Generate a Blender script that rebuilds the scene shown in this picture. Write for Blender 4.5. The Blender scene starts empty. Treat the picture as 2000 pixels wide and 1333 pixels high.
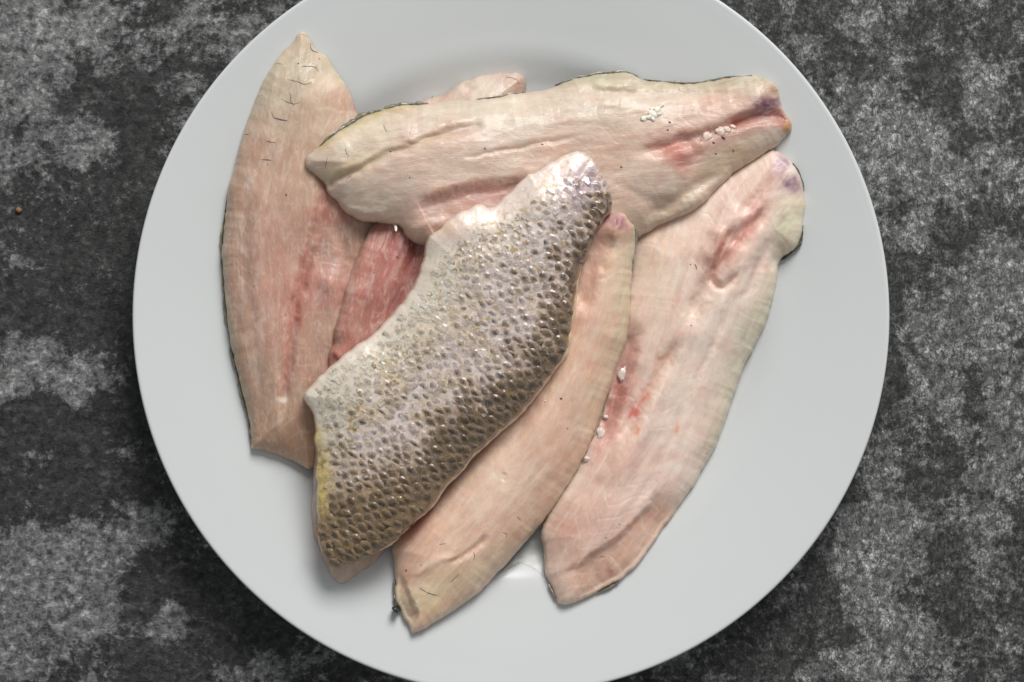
import bpy, math, random
import numpy as np
from mathutils import Vector, Matrix
from mathutils.geometry import delaunay_2d_cdt

# ------------------------------------------------------------------ camera, world, lamps
S = 0.00019            # metres per photograph pixel on the table top
HC = 0.90              # camera height
CX, CY = 1000.0, 666.5
scene = bpy.context.scene
COL = scene.collection
cam_d = bpy.data.cameras.new('camera'); cam = bpy.data.objects.new('camera', cam_d); COL.objects.link(cam)
cam.location = (0, 0, HC); cam.rotation_euler = (0, 0, 0)
cam_d.sensor_width = 36.0; cam_d.lens = 36.0 * HC / (2000 * S)
cam_d.clip_start = 0.02; cam_d.clip_end = 20
scene.camera = cam

w = bpy.data.worlds.new('World'); scene.world = w; w.use_nodes = True
bg = w.node_tree.nodes['Background']
bg.inputs[0].default_value = (0.97, 0.985, 1.0, 1); bg.inputs[1].default_value = 0.265

def area(name, loc, target, sx, sy, power, col):
    d = bpy.data.lights.new(name, 'AREA'); d.shape = 'RECTANGLE'; d.size = sx; d.size_y = sy
    d.energy = power; d.color = col
    o = bpy.data.objects.new(name, d); COL.objects.link(o); o.location = loc
    v = Vector(target) - Vector(loc); o.rotation_euler = v.to_track_quat('-Z', 'Y').to_euler()
    return o
area('window_light', (0.35, 1.20, 1.05), (0, 0, 0.02), 0.70, 0.70, 25.2, (1.0, 0.985, 0.965))

vs = scene.view_settings
vs.view_transform = 'Standard'; vs.look = 'None'; vs.exposure = 0.07; vs.gamma = 1.0
scene.render.engine = 'CYCLES'

# ------------------------------------------------------------------ small maths helpers
rng = np.random.default_rng(7)
random.seed(7)

def lin(c):
    c = np.asarray(c, float) / 255.0
    return np.where(c <= 0.04045, c / 12.92, ((c + 0.055) / 1.055) ** 2.4)

def _hash(ix, iy, seed):
    n = (ix.astype(np.int64) * 374761393 + iy.astype(np.int64) * 668265263 + seed * 1442695041) & 0xffffffff
    n = ((n ^ (n >> 13)) * 1274126177) & 0xffffffff
    n = n ^ (n >> 16)
    return (n & 0xffffff) / float(0xffffff)

def vnoise(x, y, seed=0):
    x0 = np.floor(x); y0 = np.floor(y); fx = x - x0; fy = y - y0
    fx = fx * fx * (3 - 2 * fx); fy = fy * fy * (3 - 2 * fy)
    a = _hash(x0, y0, seed); b = _hash(x0 + 1, y0, seed); c = _hash(x0, y0 + 1, seed); d = _hash(x0 + 1, y0 + 1, seed)
    return (a + (b - a) * fx) * (1 - fy) + (c + (d - c) * fx) * fy

def fbm(x, y, seed=0, octv=4):
    r = 0; amp = 0.5; tot = 0
    for i in range(octv):
        r = r + amp * vnoise(x, y, seed + i * 17); tot += amp; amp *= 0.5; x = x * 2.03; y = y * 2.03
    return r / tot * 2 - 1        # about -1..1

def catmull(pts, step, closed):
    p = np.asarray(pts, float); n = len(p); out = []
    rngi = range(n) if closed else range(n - 1)
    for i in rngi:
        if closed: a, b, c, d = p[(i - 1) % n], p[i], p[(i + 1) % n], p[(i + 2) % n]
        else: a, b, c, d = p[max(i - 1, 0)], p[i], p[i + 1], p[min(i + 2, n - 1)]
        m1 = (c - a) * 0.5; m2 = (d - b) * 0.5
        L = np.linalg.norm(c - b); k = max(1, int(round(L / step)))
        lim = L * 1.0
        for m in (m1, m2):
            q = np.linalg.norm(m)
            if q > lim: m *= lim / q
        t = (np.arange(k) / k)[:, None]
        out.append((2*t**3 - 3*t**2 + 1) * b + (t**3 - 2*t**2 + t) * m1 + (-2*t**3 + 3*t**2) * c + (t**3 - t**2) * m2)
    if not closed: out.append(p[-1:])
    return np.vstack(out)

def poly_dist(P, poly, closed=False):
    """distance, side (+ left of travel in y-down pixels = right on screen...), fraction along"""
    q = np.asarray(poly, float)
    if closed: q = np.vstack([q, q[:1]])
    seg = q[1:] - q[:-1]; ln = np.linalg.norm(seg, axis=1); cum = np.concatenate([[0], np.cumsum(ln)])
    best = np.full(len(P), 1e18); side = np.zeros(len(P)); fr = np.zeros(len(P))
    for i in range(len(seg)):
        if ln[i] < 1e-9: continue
        rel = P - q[i]; t = np.clip((rel @ seg[i]) / ln[i] ** 2, 0, 1)
        dx = rel[:, 0] - t * seg[i, 0]; dy = rel[:, 1] - t * seg[i, 1]
        d2 = dx * dx + dy * dy; m = d2 < best
        best[m] = d2[m]; side[m] = np.sign(seg[i, 0] * rel[m, 1] - seg[i, 1] * rel[m, 0]); fr[m] = (cum[i] + t[m] * ln[i]) / cum[-1]
    return np.sqrt(best), side, fr

def inside(P, poly):
    q = np.asarray(poly); n = len(q); r = np.zeros(len(P), bool); j = n - 1
    x, y = P[:, 0], P[:, 1]
    for i in range(n):
        yi, yj = q[i, 1], q[j, 1]
        if yi != yj:
            c = ((yi > y) != (yj > y)) & (x < (q[j, 0] - q[i, 0]) * (y - yi) / (yj - yi) + q[i, 0])
            r ^= c
        j = i
    return r

def smooth(a, b, x):
    t = np.clip((x - a) / (b - a), 0, 1); return t * t * (3 - 2 * t)

# ------------------------------------------------------------------ object helpers
def link(name, data, parent=None):
    o = bpy.data.objects.new(name, data); COL.objects.link(o)
    if parent is not None: o.parent = parent
    return o

def tag(o, label, cat, group=None):
    o['label'] = label; o['category'] = cat
    if group: o['group'] = group
    return o

def tri_mesh(name, V, F, mat, col=None, fib=None, smooth_shade=True):
    me = bpy.data.meshes.new(name)
    V = np.ascontiguousarray(V, dtype=np.float32); F = np.ascontiguousarray(F, dtype=np.int32)
    k = F.shape[1]
    me.vertices.add(len(V)); me.vertices.foreach_set('co', V.ravel())
    me.loops.add(F.size); me.loops.foreach_set('vertex_index', F.ravel())
    me.polygons.add(len(F))
    me.polygons.foreach_set('loop_start', np.arange(0, F.size, k, dtype=np.int32))
    me.polygons.foreach_set('use_smooth', np.full(len(F), smooth_shade))
    me.update(calc_edges=True)
    if col is not None:
        a = me.color_attributes.new('Col', 'FLOAT_COLOR', 'POINT')
        c = np.ones((len(V), 4), np.float32); c[:, :3] = col; a.data.foreach_set('color', c.ravel())
    if fib is not None:
        a = me.attributes.new('fib', 'FLOAT_VECTOR', 'POINT'); a.data.foreach_set('vector', np.ascontiguousarray(fib, np.float32).ravel())
    if mat: me.materials.append(mat)
    return me

# ------------------------------------------------------------------ materials
class NT:
    def __init__(self, name):
        self.m = bpy.data.materials.new(name); self.m.use_nodes = True
        self.t = self.m.node_tree; self.b = self.t.nodes['Principled BSDF']
    def n(self, typ, **kw):
        nd = self.t.nodes.new(typ)
        for k, v in kw.items(): setattr(nd, k, v)
        return nd
    def l(self, a, b): self.t.links.new(a, b)
    def noise(self, vec, scale, detail=4, rough=0.55, dist=0.0):
        n = self.n('ShaderNodeTexNoise'); n.inputs['Scale'].default_value = scale; n.inputs['Detail'].default_value = detail
        n.inputs['Roughness'].default_value = rough; n.inputs['Distortion'].default_value = dist
        if vec is not None: self.l(vec, n.inputs['Vector'])
        return n.outputs['Fac']
    def mapping(self, vec, scale):
        n = self.n('ShaderNodeMapping'); n.inputs['Scale'].default_value = scale; self.l(vec, n.inputs['Vector']); return n.outputs[0]
    def math(self, op, a, b=None, clamp=False):
        n = self.n('ShaderNodeMath', operation=op, use_clamp=clamp)
        for i, v in enumerate((a, b)):
            if v is None: continue
            if isinstance(v, (int, float)): n.inputs[i].default_value = v
            else: self.l(v, n.inputs[i])
        return n.outputs[0]
    def ramp(self, fac, stops):
        n = self.n('ShaderNodeValToRGB'); e = n.color_ramp.elements
        while len(e) < len(stops): e.new(0.5)
        for i, (p, c) in enumerate(stops):
            e[i].position = p; e[i].color = (c, c, c, 1) if isinstance(c, (int, float)) else (*c, 1)
        self.l(fac, n.inputs[0]); return n.outputs[0]
    def mix(self, fac, a, b, mode='MIX'):
        n = self.n('ShaderNodeMix', data_type='RGBA', blend_type=mode)
        if isinstance(fac, (int, float)): n.inputs[0].default_value = fac
        else: self.l(fac, n.inputs[0])
        for i, v in ((6, a), (7, b)):
            if isinstance(v, tuple): n.inputs[i].default_value = (*v, 1)
            else: self.l(v, n.inputs[i])
        return n.outputs[2]
    def bump(self, h, strength, dist):
        n = self.n('ShaderNodeBump'); n.inputs['Strength'].default_value = strength; n.inputs['Distance'].default_value = dist
        self.l(h, n.inputs['Height']); self.l(n.outputs[0], self.b.inputs['Normal']); return n
    def attr(self, name):
        return self.n('ShaderNodeAttribute', attribute_name=name)

def mat_flesh():
    k = NT('raw_fish_flesh'); b = k.b
    col = k.attr('Col').outputs['Color']; fib = k.attr('fib').outputs['Vector']
    n1 = k.noise(k.mapping(fib, (2.2, 5.0, 1.0)), 1.0, 6, 0.62, 1.2)        # soft cloudy streaks
    n2 = k.noise(fib, 34.0, 4, 0.65)                                        # fine mottle
    n4 = k.noise(k.mapping(fib, (5.0, 30.0, 1.0)), 1.0, 4, 0.6, 0.8)        # thin fibre lines
    c = k.mix(k.ramp(n1, [(0.50, 0.0), (0.74, 0.36)]), col, (0.92, 0.83, 0.75))
    c = k.mix(k.ramp(n1, [(0.28, 0.24), (0.46, 0.0)]), c, (0.52, 0.345, 0.265))
    c = k.mix(k.ramp(n4, [(0.57, 0.0), (0.72, 0.34)]), c, (0.92, 0.86, 0.80))
    c = k.mix(k.ramp(n2, [(0.36, 0.09), (0.56, 0.0)]), c, (0.45, 0.30, 0.24))
    k.l(c, b.inputs['Base Color'])
    b.inputs['Subsurface Weight'].default_value = 0.5
    b.inputs['Subsurface Radius'].default_value = (1.0, 0.58, 0.46)
    b.inputs['Subsurface Scale'].default_value = 0.0040
    k.l(k.ramp(n2, [(0.3, 0.30), (0.7, 0.50)]), b.inputs['Roughness'])
    b.inputs['Specular IOR Level'].default_value = 0.5
    b.inputs['Coat Weight'].default_value = 0.15; b.inputs['Coat Roughness'].default_value = 0.07
    n3 = k.noise(k.mapping(fib, (9.0, 40.0, 1.0)), 1.0, 4, 0.6, 0.4)
    h = k.math('ADD', k.math('MULTIPLY', n3, 0.7), k.math('MULTIPLY', n2, 0.5))
    k.bump(h, 0.40, 0.0006)
    return k.m

def mat_skin():
    k = NT('silver_fish_skin'); b = k.b
    col = k.attr('Col').outputs['Color']; fib = k.attr('fib').outputs['Vector']
    n2 = k.noise(k.mapping(fib, (26.0, 15.0, 1.0)), 1.0, 5, 0.68, 0.8)
    sx = k.n('ShaderNodeSeparateXYZ'); k.l(fib, sx.inputs[0])
    c = k.mix(k.math('MULTIPLY', k.ramp(n2, [(0.36, 1.0), (0.52, 0.0)]), k.math('MULTIPLY', sx.outputs[2], 0.5)), col, (0.13, 0.085, 0.04))
    ge = k.n('ShaderNodeNewGeometry'); n6 = k.noise(ge.outputs['Position'], 620.0, 3, 0.6, 0.6)
    c = k.mix(k.math('MULTIPLY', k.ramp(n6, [(0.56, 0.0), (0.66, 0.80)]), k.math('ADD', sx.outputs[2], 0.25, True)), c, (0.34, 0.205, 0.045))
    c = k.mix(k.ramp(n2, [(0.56, 0.0), (0.72, 0.38)]), c, (0.86, 0.80, 0.80))
    k.l(c, b.inputs['Base Color'])
    b.inputs['Subsurface Weight'].default_value = 0.12
    b.inputs['Subsurface Radius'].default_value = (1.0, 0.5, 0.4); b.inputs['Subsurface Scale'].default_value = 0.002
    b.inputs['Metallic'].default_value = 0.10
    k.l(k.ramp(n2, [(0.3, 0.24), (0.7, 0.40)]), b.inputs['Roughness'])
    b.inputs['Coat Weight'].default_value = 0.6; b.inputs['Coat Roughness'].default_value = 0.14
    k.bump(n2, 0.24, 0.0008)
    return k.m

def _scale_nodes(k, base, pig, och):
    b = k.b; ge = k.n('ShaderNodeNewGeometry'); P = ge.outputs['Position']
    n = k.noise(P, 1300.0, 4, 0.70, 0.9); n0 = k.noise(P, 300.0, 3, 0.6); n5 = k.noise(P, 700.0, 3, 0.6)
    m = k.math('MULTIPLY', pig, k.ramp(n, [(0.32, 0.30), (0.50, 1.0)]), True)
    tint = k.mix(k.ramp(n0, [(0.36, 0.0), (0.54, 1.0)]), (0.034, 0.027, 0.021), (0.150, 0.090, 0.036))
    o = k.math('MULTIPLY', och, k.ramp(n5, [(0.42, 0.0), (0.56, 0.75)]))
    c = k.mix(o, base, (0.32, 0.205, 0.075))
    n6 = k.noise(P, 620.0, 3, 0.6, 0.6)
    c = k.mix(m, c, tint)
    c = k.mix(k.ramp(n6, [(0.56, 0.0), (0.66, 0.80)]), c, (0.34, 0.205, 0.045))
    c = k.mix(k.ramp(n, [(0.58, 0.0), (0.70, 0.35)]), c, (0.86, 0.82, 0.82))
    k.l(c, b.inputs['Base Color'])
    b.inputs['Metallic'].default_value = 0.10; k.l(k.ramp(n5, [(0.35, 0.18), (0.65, 0.34)]), b.inputs['Roughness'])
    b.inputs['Coat Weight'].default_value = 1.0; b.inputs['Coat Roughness'].default_value = 0.08
    k.bump(n, 0.9, 0.0008)

def mat_scale():
    k = NT('silver_fish_scale')
    oi = k.n('ShaderNodeObjectInfo'); sep = k.n('ShaderNodeSeparateColor'); k.l(k.attr('Col').outputs['Color'], sep.inputs[0])
    _scale_nodes(k, oi.outputs['Color'], k.math('MULTIPLY', k.math('MULTIPLY', sep.outputs[0], oi.outputs['Alpha']), 2.0, True), sep.outputs[1]); return k.m

def mat_scale_joined():
    k = NT('silver_fish_scale_joined'); a = k.attr('Col'); p = k.n('ShaderNodeSeparateXYZ'); k.l(k.attr('fib').outputs['Vector'], p.inputs[0])
    _scale_nodes(k, a.outputs['Color'], p.outputs[0], p.outputs[1]); return k.m

def mat_plain(name, rgb, rough=0.5, sss=0.0, coat=0.0, nscale=0, namp=0.3, spec=0.5):
    k = NT(name); b = k.b
    L = tuple(float(v) for v in lin(rgb))
    if nscale:
        ge = k.n('ShaderNodeNewGeometry'); n = k.noise(ge.outputs['Position'], nscale, 4, 0.6)
        k.l(k.mix(k.ramp(n, [(0.35, namp), (0.65, 0.0)]), L, tuple(v * 0.35 for v in L)), b.inputs['Base Color'])
        k.bump(n, 0.25, 0.0003)
    else:
        b.inputs['Base Color'].default_value = (*L, 1)
    b.inputs['Roughness'].default_value = rough; b.inputs['Coat Weight'].default_value = coat
    b.inputs['Specular IOR Level'].default_value = spec
    if sss:
        b.inputs['Subsurface Weight'].default_value = sss; b.inputs['Subsurface Scale'].default_value = 0.002
        b.inputs['Subsurface Radius'].default_value = (1, .6, .5)
    return k.m

def mat_plate():
    k = NT('white_glazed_porcelain'); b = k.b
    ge = k.n('ShaderNodeNewGeometry'); n = k.noise(ge.outputs['Position'], 22.0, 3, 0.5)
    k.l(k.mix(n, (0.664, 0.688, 0.688), (0.684, 0.706, 0.706)), b.inputs['Base Color'])
    f = k.noise(ge.outputs['Position'], 60.0, 4, 0.6)
    k.l(k.ramp(f, [(0.3, 0.13), (0.7, 0.22)]), b.inputs['Roughness'])
    b.inputs['Specular IOR Level'].default_value = 0.45
    return k.m

def mat_table():
    k = NT('dark_mottled_stone'); b = k.b
    ge = k.n('ShaderNodeNewGeometry'); P = ge.outputs['Position']
    a = k.n('ShaderNodeSeparateColor'); k.l(k.attr('Col').outputs['Color'], a.inputs[0])
    patch, right, rough_zone = a.outputs[0], a.outputs[1], a.outputs[2]
    big = k.noise(P, 24.0, 6, 0.62, 0.5)
    mid = k.noise(P, 95.0, 6, 0.66, 0.7)
    fine = k.noise(P, 520.0, 4, 0.7, 0.3)
    grain = k.noise(P, 950.0, 4, 0.75)
    vert = k.noise(k.mapping(P, (640.0, 260.0, 640.0)), 1.0, 4, 0.66, 2.2)   # upright wormy grain on the right
    wn = k.n('ShaderNodeTexNoise', noise_type='RIDGED_MULTIFRACTAL'); wn.inputs['Scale'].default_value = 1.0; wn.inputs['Detail'].default_value = 3; wn.inputs['Distortion'].default_value = 1.2
    k.l(k.mapping(P, (420.0, 210.0, 420.0)), wn.inputs['Vector']); worm = k.ramp(wn.outputs['Fac'], [(0.25, 0.30), (0.95, 0.75)])
    hor = k.noise(k.mapping(P, (240.0, 430.0, 500.0)), 1.0, 6, 0.70, 1.0)    # level streaks on the left
    # value = pale worn coat, thinned where the plate's shadow is painted in
    cen = lambda x, m: k.math('MULTIPLY', k.math('SUBTRACT', x, 0.5), m)
    st = k.n('ShaderNodeMix', data_type='FLOAT'); k.l(right, st.inputs[0]); k.l(hor, st.inputs[2]); k.l(vert, st.inputs[3])
    streak = st.outputs[0]
    mid2 = k.noise(P, 55.0, 12, 0.74, 0.4); gr2 = k.noise(P, 330.0, 8, 0.78, 0.2)
    nA = k.noise(P, 300.0, 6, 0.72, 0.6); nC = k.noise(P, 130.0, 8, 0.72, 0.5)
    v = k.math('ADD', k.math('ADD', cen(mid2, 1.7), k.math('MULTIPLY', k.math('SUBTRACT', patch, 0.42), 1.0)), k.math('ADD', cen(gr2, 0.7), 0.42))
    pale = k.ramp(v, [(0.42, 0.0), (0.54, 0.60), (0.85, 1.0)])
    lo = k.ramp(big, [(0.35, (0.022, 0.0225, 0.022)), (0.65, (0.042, 0.043, 0.042))])
    lo = k.mix(k.math('MULTIPLY', right, 0.8), lo, (0.086, 0.087, 0.085))  # lighter towards the right: side light painted into the stone colour
    c = k.mix(pale, lo, k.mix(right, (0.185, 0.190, 0.187), (0.270, 0.272, 0.268)))
    c = k.mix(1.0, c, k.ramp(k.math('ADD', nA, cen(streak, 0.6)), [(0.40, 0.42), (0.455, 0.95), (0.56, 1.05), (0.61, 1.9)]), 'MULTIPLY')
    c = k.mix(1.0, c, k.ramp(k.math('ADD', nC, k.math('MULTIPLY', right, cen(worm, 0.5))), [(0.36, 0.55), (0.44, 0.95), (0.60, 1.1), (0.68, 1.6)]), 'MULTIPLY')
    c = k.mix(1.0, c, k.ramp(gr2, [(0.32, 0.45), (0.50, 1.0), (0.68, 1.8)]), 'MULTIPLY')
    # elongated pebbly cells with dark seams (upright on the right), pale hairlines on the left
    wv = k.n('ShaderNodeTexNoise'); wv.inputs['Scale'].default_value = 160.0; wv.inputs['Detail'].default_value = 3; k.l(P, wv.inputs['Vector'])
    ws = k.n('ShaderNodeVectorMath', operation='SCALE'); ws.inputs[3].default_value = 0.012; k.l(wv.outputs['Color'], ws.inputs[0])
    wa = k.n('ShaderNodeVectorMath', operation='ADD'); k.l(P, wa.inputs[0]); k.l(ws.outputs[0], wa.inputs[1])
    ve = k.n('ShaderNodeTexVoronoi', feature='DISTANCE_TO_EDGE'); ve.inputs['Scale'].default_value = 1.0; k.l(k.mapping(wa.outputs[0], (430.0, 170.0, 430.0)), ve.inputs['Vector'])
    seam = k.ramp(ve.outputs['Distance'], [(0.02, 0.42), (0.16, 1.15)])
    sm = k.mix(k.math('MULTIPLY', right, k.ramp(nC, [(0.40, 0.25), (0.55, 1.0)])), (1.0, 1.0, 1.0), seam)
    c = k.mix(1.0, c, sm, 'MULTIPLY')
    hl = k.ramp(wn.outputs['Fac'], [(0.80, 0.0), (1.25, 0.55)])
    hl = k.math('MULTIPLY', hl, k.ramp(nC, [(0.45, 0.0), (0.60, 1.0)]))
    c = k.mix(hl, c, (0.16, 0.163, 0.16))
    # pale worn crust flecks and dark pits
    vo = k.n('ShaderNodeTexVoronoi'); vo.inputs['Scale'].default_value = 210.0; vo.inputs['Randomness'].default_value = 1.0
    wp = k.n('ShaderNodeVectorMath', operation='ADD'); k.l(P, wp.inputs[0])
    sc = k.n('ShaderNodeVectorMath', operation='SCALE'); sc.inputs[3].default_value = 0.006
    nn = k.n('ShaderNodeTexNoise'); nn.inputs['Scale'].default_value = 420.0; k.l(P, nn.inputs['Vector'])
    k.l(nn.outputs['Color'], sc.inputs[0]); k.l(sc.outputs[0], wp.inputs[1]); k.l(wp.outputs[0], vo.inputs['Vector'])
    cs = k.n('ShaderNodeSeparateColor'); k.l(vo.outputs['Color'], cs.inputs[0])
    pick = k.math('GREATER_THAN', cs.outputs[0], 0.86)
    fl = k.math('MULTIPLY', k.ramp(vo.outputs['Distance'], [(0.10, 1.0), (0.34, 0.0)]), pick)
    c = k.mix(k.math('MULTIPLY', fl, 0.5), c, (0.19, 0.195, 0.19))
    pit = k.math('MULTIPLY', k.ramp(vo.outputs['Distance'], [(0.12, 1.0), (0.36, 0.0)]), k.math('LESS_THAN', cs.outputs[1], 0.14))
    c = k.mix(k.math('MULTIPLY', pit, 0.7), c, (0.018, 0.018, 0.018))
    k.l(c, b.inputs['Base Color'])
    b.inputs['Roughness'].default_value = 0.62; b.inputs['Specular IOR Level'].default_value = 0.35
    h = k.math('ADD', k.math('MULTIPLY', streak, 0.8), k.math('MULTIPLY', fine, 0.6))
    k.bump(k.math('ADD', h, k.math('MULTIPLY', gr2, 0.8)), 0.6, 0.0008)
    return k.m

M_FLESH = mat_flesh(); M_SKIN = mat_skin(); M_SCALE = mat_scale(); M_SCALEJ = mat_scale_joined()
M_PLATE = mat_plate(); M_TABLE = mat_table()
M_VEIN = mat_plain('dark_vein', (84, 72, 64), 0.4)
M_REDVEIN = mat_plain('dried_blood', (96, 40, 34), 0.4)
M_FAT = mat_plain('white_fat', (253, 240, 222), 0.5, 0.5, 0.05)
M_BIT = mat_plain('translucent_fat', (228, 210, 202), 0.22, 0.8, 0.5)
M_PINKBIT = mat_plain('pink_flesh_scrap', (236, 206, 190), 0.4, 0.6, 0.3)
M_CRUMB = mat_plain('orange_crumb', (150, 112, 78), 0.7, 0, 0, 1500, 0.4)
M_BROWN = mat_plain('brown_dried_edge', (158, 104, 56), 0.45, 0.2, 0.3, 700, 0.6)

def wpt(px, py, zref=0.0):
    f = S * (HC - zref) / HC
    return (px - CX) * f, -(py - CY) * f

# ------------------------------------------------------------------ table
def build_table():
    xs = np.concatenate([[-0.75, -0.45], np.arange(-0.26, 0.2601, 0.0016), [0.45, 0.75]])
    ys = np.concatenate([[-0.6, -0.35], np.arange(-0.18, 0.1801, 0.0016), [0.35, 0.6]])
    X, Y = np.meshgrid(xs, ys); nx, ny = len(xs), len(ys)
    V = np.stack([X.ravel(), Y.ravel(), np.zeros(X.size)], 1)
    i = np.arange(nx * ny).reshape(ny, nx)
    F = np.stack([i[:-1, :-1].ravel(), i[:-1, 1:].ravel(), i[1:, 1:].ravel(), i[1:, :-1].ravel()], 1)
    px = V[:, 0] / S + CX; py = -V[:, 1] / S + CY
    wx = px + 40 * fbm(px / 70, py / 70, 3); wy = py + 40 * fbm(px / 70, py / 70, 9)
    p = np.full(len(V), 0.42) + 0.05 * smooth(1300, 1700, px)
    lights = [(60, 150, 130, 120, .42), (30, 40, 120, 60, .3), (150, 70, 70, 60, .28), (90, 300, 60, 50, .22), (170, 290, 40, 50, .25),
              (35, 720, 45, 60, .42), (110, 740, 90, 50, .36), (190, 720, 60, 35, .3), (60, 1110, 110, 70, .40), (190, 1090, 90, 70, .40), (120, 1210, 140, 60, .40),
              (345, 1215, 60, 48, .50), (240, 880, 40, 30, .25), (490, 1308, 30, 20, .35), (540, 1296, 26, 18, .35), (300, 1010, 70, 40, .2),
              (30, 1290, 60, 40, .2), (300, 60, 120, 60, .12), (420, 90, 80, 60, .12),
              (1705, 1075, 66, 84, 1.5), (1700, 1170, 52, 60, .9), (1745, 1010, 40, 34, .9), (1690, 1300, 60, 40, .60), (1760, 1230, 70, 60, .35),
              (1720, 210, 60, 60, .32), (1790, 270, 80, 60, .34), (1910, 180, 40, 70, .3), (1780, 460, 45, 40, .40), (1700, 330, 60, 80, .28), (1850, 360, 60, 60, .2),
              (1950, 330, 50, 60, .18), (1900, 620, 80, 70, .22), (1830, 740, 70, 60, .15), (1960, 560, 60, 100, .18), (1580, 90, 40, 30, .25), (1960, 800, 40, 200, .15), (1930, 1000, 60, 100, .1)]
    darks = [(150, 140, 45, 60, .42), (210, 210, 90, 60, .20), (130, 480, 110, 60, .12), (60, 820, 120, 45, .36), (180, 850, 130, 45, .30), (230, 950, 170, 50, .22), (60, 960, 120, 40, .15),
             (60, 600, 100, 50, .20), (200, 620, 80, 70, .22), (300, 750, 60, 60, .22), (470, 1240, 90, 50, .28), (300, 1300, 90, 30, .24), (330, 1120, 90, 40, .18), (400, 1160, 70, 60, .2),
             (280, 1180, 30, 40, .3), (240, 480, 80, 60, .12), (40, 360, 80, 40, .06), (300, 400, 60, 80, .12),
             (1830, 170, 70, 60, .22), (1600, 30, 90, 40, .15), (1950, 60, 40, 60, .25), (1835, 460, 40, 50, .32), (1780, 520, 70, 30, .25), (1620, 1160, 50, 60, .25),
             (1560, 1250, 120, 60, .20), (1870, 1150, 40, 80, .1), (1820, 960, 60, 50, .15), (1900, 300, 40, 60, .15), (1720, 700, 40, 80, .15), (1660, 980, 40, 40, .25)]
    for (x, y, rx, ry, a) in lights: p += (0.72 if x < 700 else 1.0) * a * np.exp(-(((wx - x) / rx) ** 2 + ((wy - y) / ry) ** 2) ** 1.6)
    for (x, y, rx, ry, a) in darks: p -= a * np.exp(-(((wx - x) / rx) ** 2 + ((wy - y) / ry) ** 2) ** 1.3)  # dark mottling; those round the plate edge paint in its shadow
    C = np.stack([np.clip(p, 0, 2.0), smooth(1150, 1500, px), smooth(900, 1500, px)], 1)
    me = tri_mesh('table', V, F, M_TABLE, C)
    o = link('table', me); o['kind'] = 'structure'
build_table()

# ------------------------------------------------------------------ plate
PLATE_ZR = 0.024
PCX, PCY = wpt(998, 618, PLATE_ZR)
PR = 740 * S * (HC - PLATE_ZR) / HC
# inner (food) surface: radius fraction -> height
PROF_R = np.array([0, .30, .53, .59, .628, .663, .693, .722, .76, .81, .88, .95, .985, 1.0]) * PR
PROF_Z = np.array([.0060, .0060, .0061, .0064, .0074, .0096, .0118, .0133, .0146, .0165, .0192, .0218, .0232, .0236])
def plate_z(r):
    rr = np.linspace(0, PR, 400); zz = np.interp(rr, PROF_R, PROF_Z)
    kern = np.exp(-np.linspace(-2, 2, 25) ** 2); kern /= kern.sum()
    zp = np.pad(zz, 12, mode='edge'); zz = np.convolve(zp, kern, 'valid')
    return np.interp(r, rr, zz)

def build_plate():
    rad = np.concatenate([np.linspace(0.0008, .60 * PR, 14), np.linspace(.61 * PR, .80 * PR, 40), np.linspace(.82 * PR, .988 * PR, 16)])
    prof = [(r, float(plate_z(r))) for r in rad]
    ze = float(plate_z(PR))
    for a in np.linspace(80, -80, 11):                                    # rounded lip
        t = math.radians(a); prof.append((PR - 0.0010 + 0.0010 * math.cos(t), ze - 0.0010 + 0.0010 * math.sin(t)))
    under = [(.95, .0180), (.88, .0155), (.78, .0125), (.72, .0100), (.67, .0060), (.645, .0028), (.60, .0016), (.575, .0004), (.555, .0004), (.54, .0022), (.40, .0026), (.01, .0026)]
    prof += [(a * PR, z) for a, z in under]
    n = 220; ang = np.linspace(0, 2 * np.pi, n, endpoint=False)
    V = []; 
    for r, z in prof: V.append(np.stack([r * np.cos(ang), r * np.sin(ang), np.full(n, z)], 1))
    V = np.vstack(V); F = []
    j = np.arange(n); j2 = (j + 1) % n
    for i in range(len(prof) - 1):
        F.append(np.stack([i * n + j, (i + 1) * n + j, (i + 1) * n + j2, i * n + j2], 1))
    F = np.vstack(F)
    o = link('dinner_plate', tri_mesh('dinner_plate', V, F, M_PLATE)); o.location = (PCX, PCY, 0.0006)
    tag(o, 'large round white porcelain dinner plate holding the raw fish fillets', 'plate')
build_plate()

# ------------------------------------------------------------------ height map of what already lies on the plate
GX0, GX1, GY0, GY1, GST = -0.16, 0.16, -0.14, 0.15, 0.0008
gxs = np.arange(GX0, GX1, GST); gys = np.arange(GY0, GY1, GST)
GXX, GYY = np.meshgrid(gxs, gys)
GP = np.stack([GXX.ravel(), GYY.ravel()], 1)
HM = plate_z(np.minimum(np.hypot(GXX - PCX, GYY - PCY), PR)) + 0.0008

def gblur(a, sig):
    n = int(3 * sig) + 1; k = np.exp(-0.5 * (np.arange(-n, n + 1) / sig) ** 2); k /= k.sum()
    def conv(m):
        p = np.pad(m, ((0, 0), (n, n)), mode='constant'); r = np.zeros_like(m)
        for i, kv in enumerate(k): r += kv * p[:, i:i + m.shape[1]]
        return r
    return conv(conv(a).T).T

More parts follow.
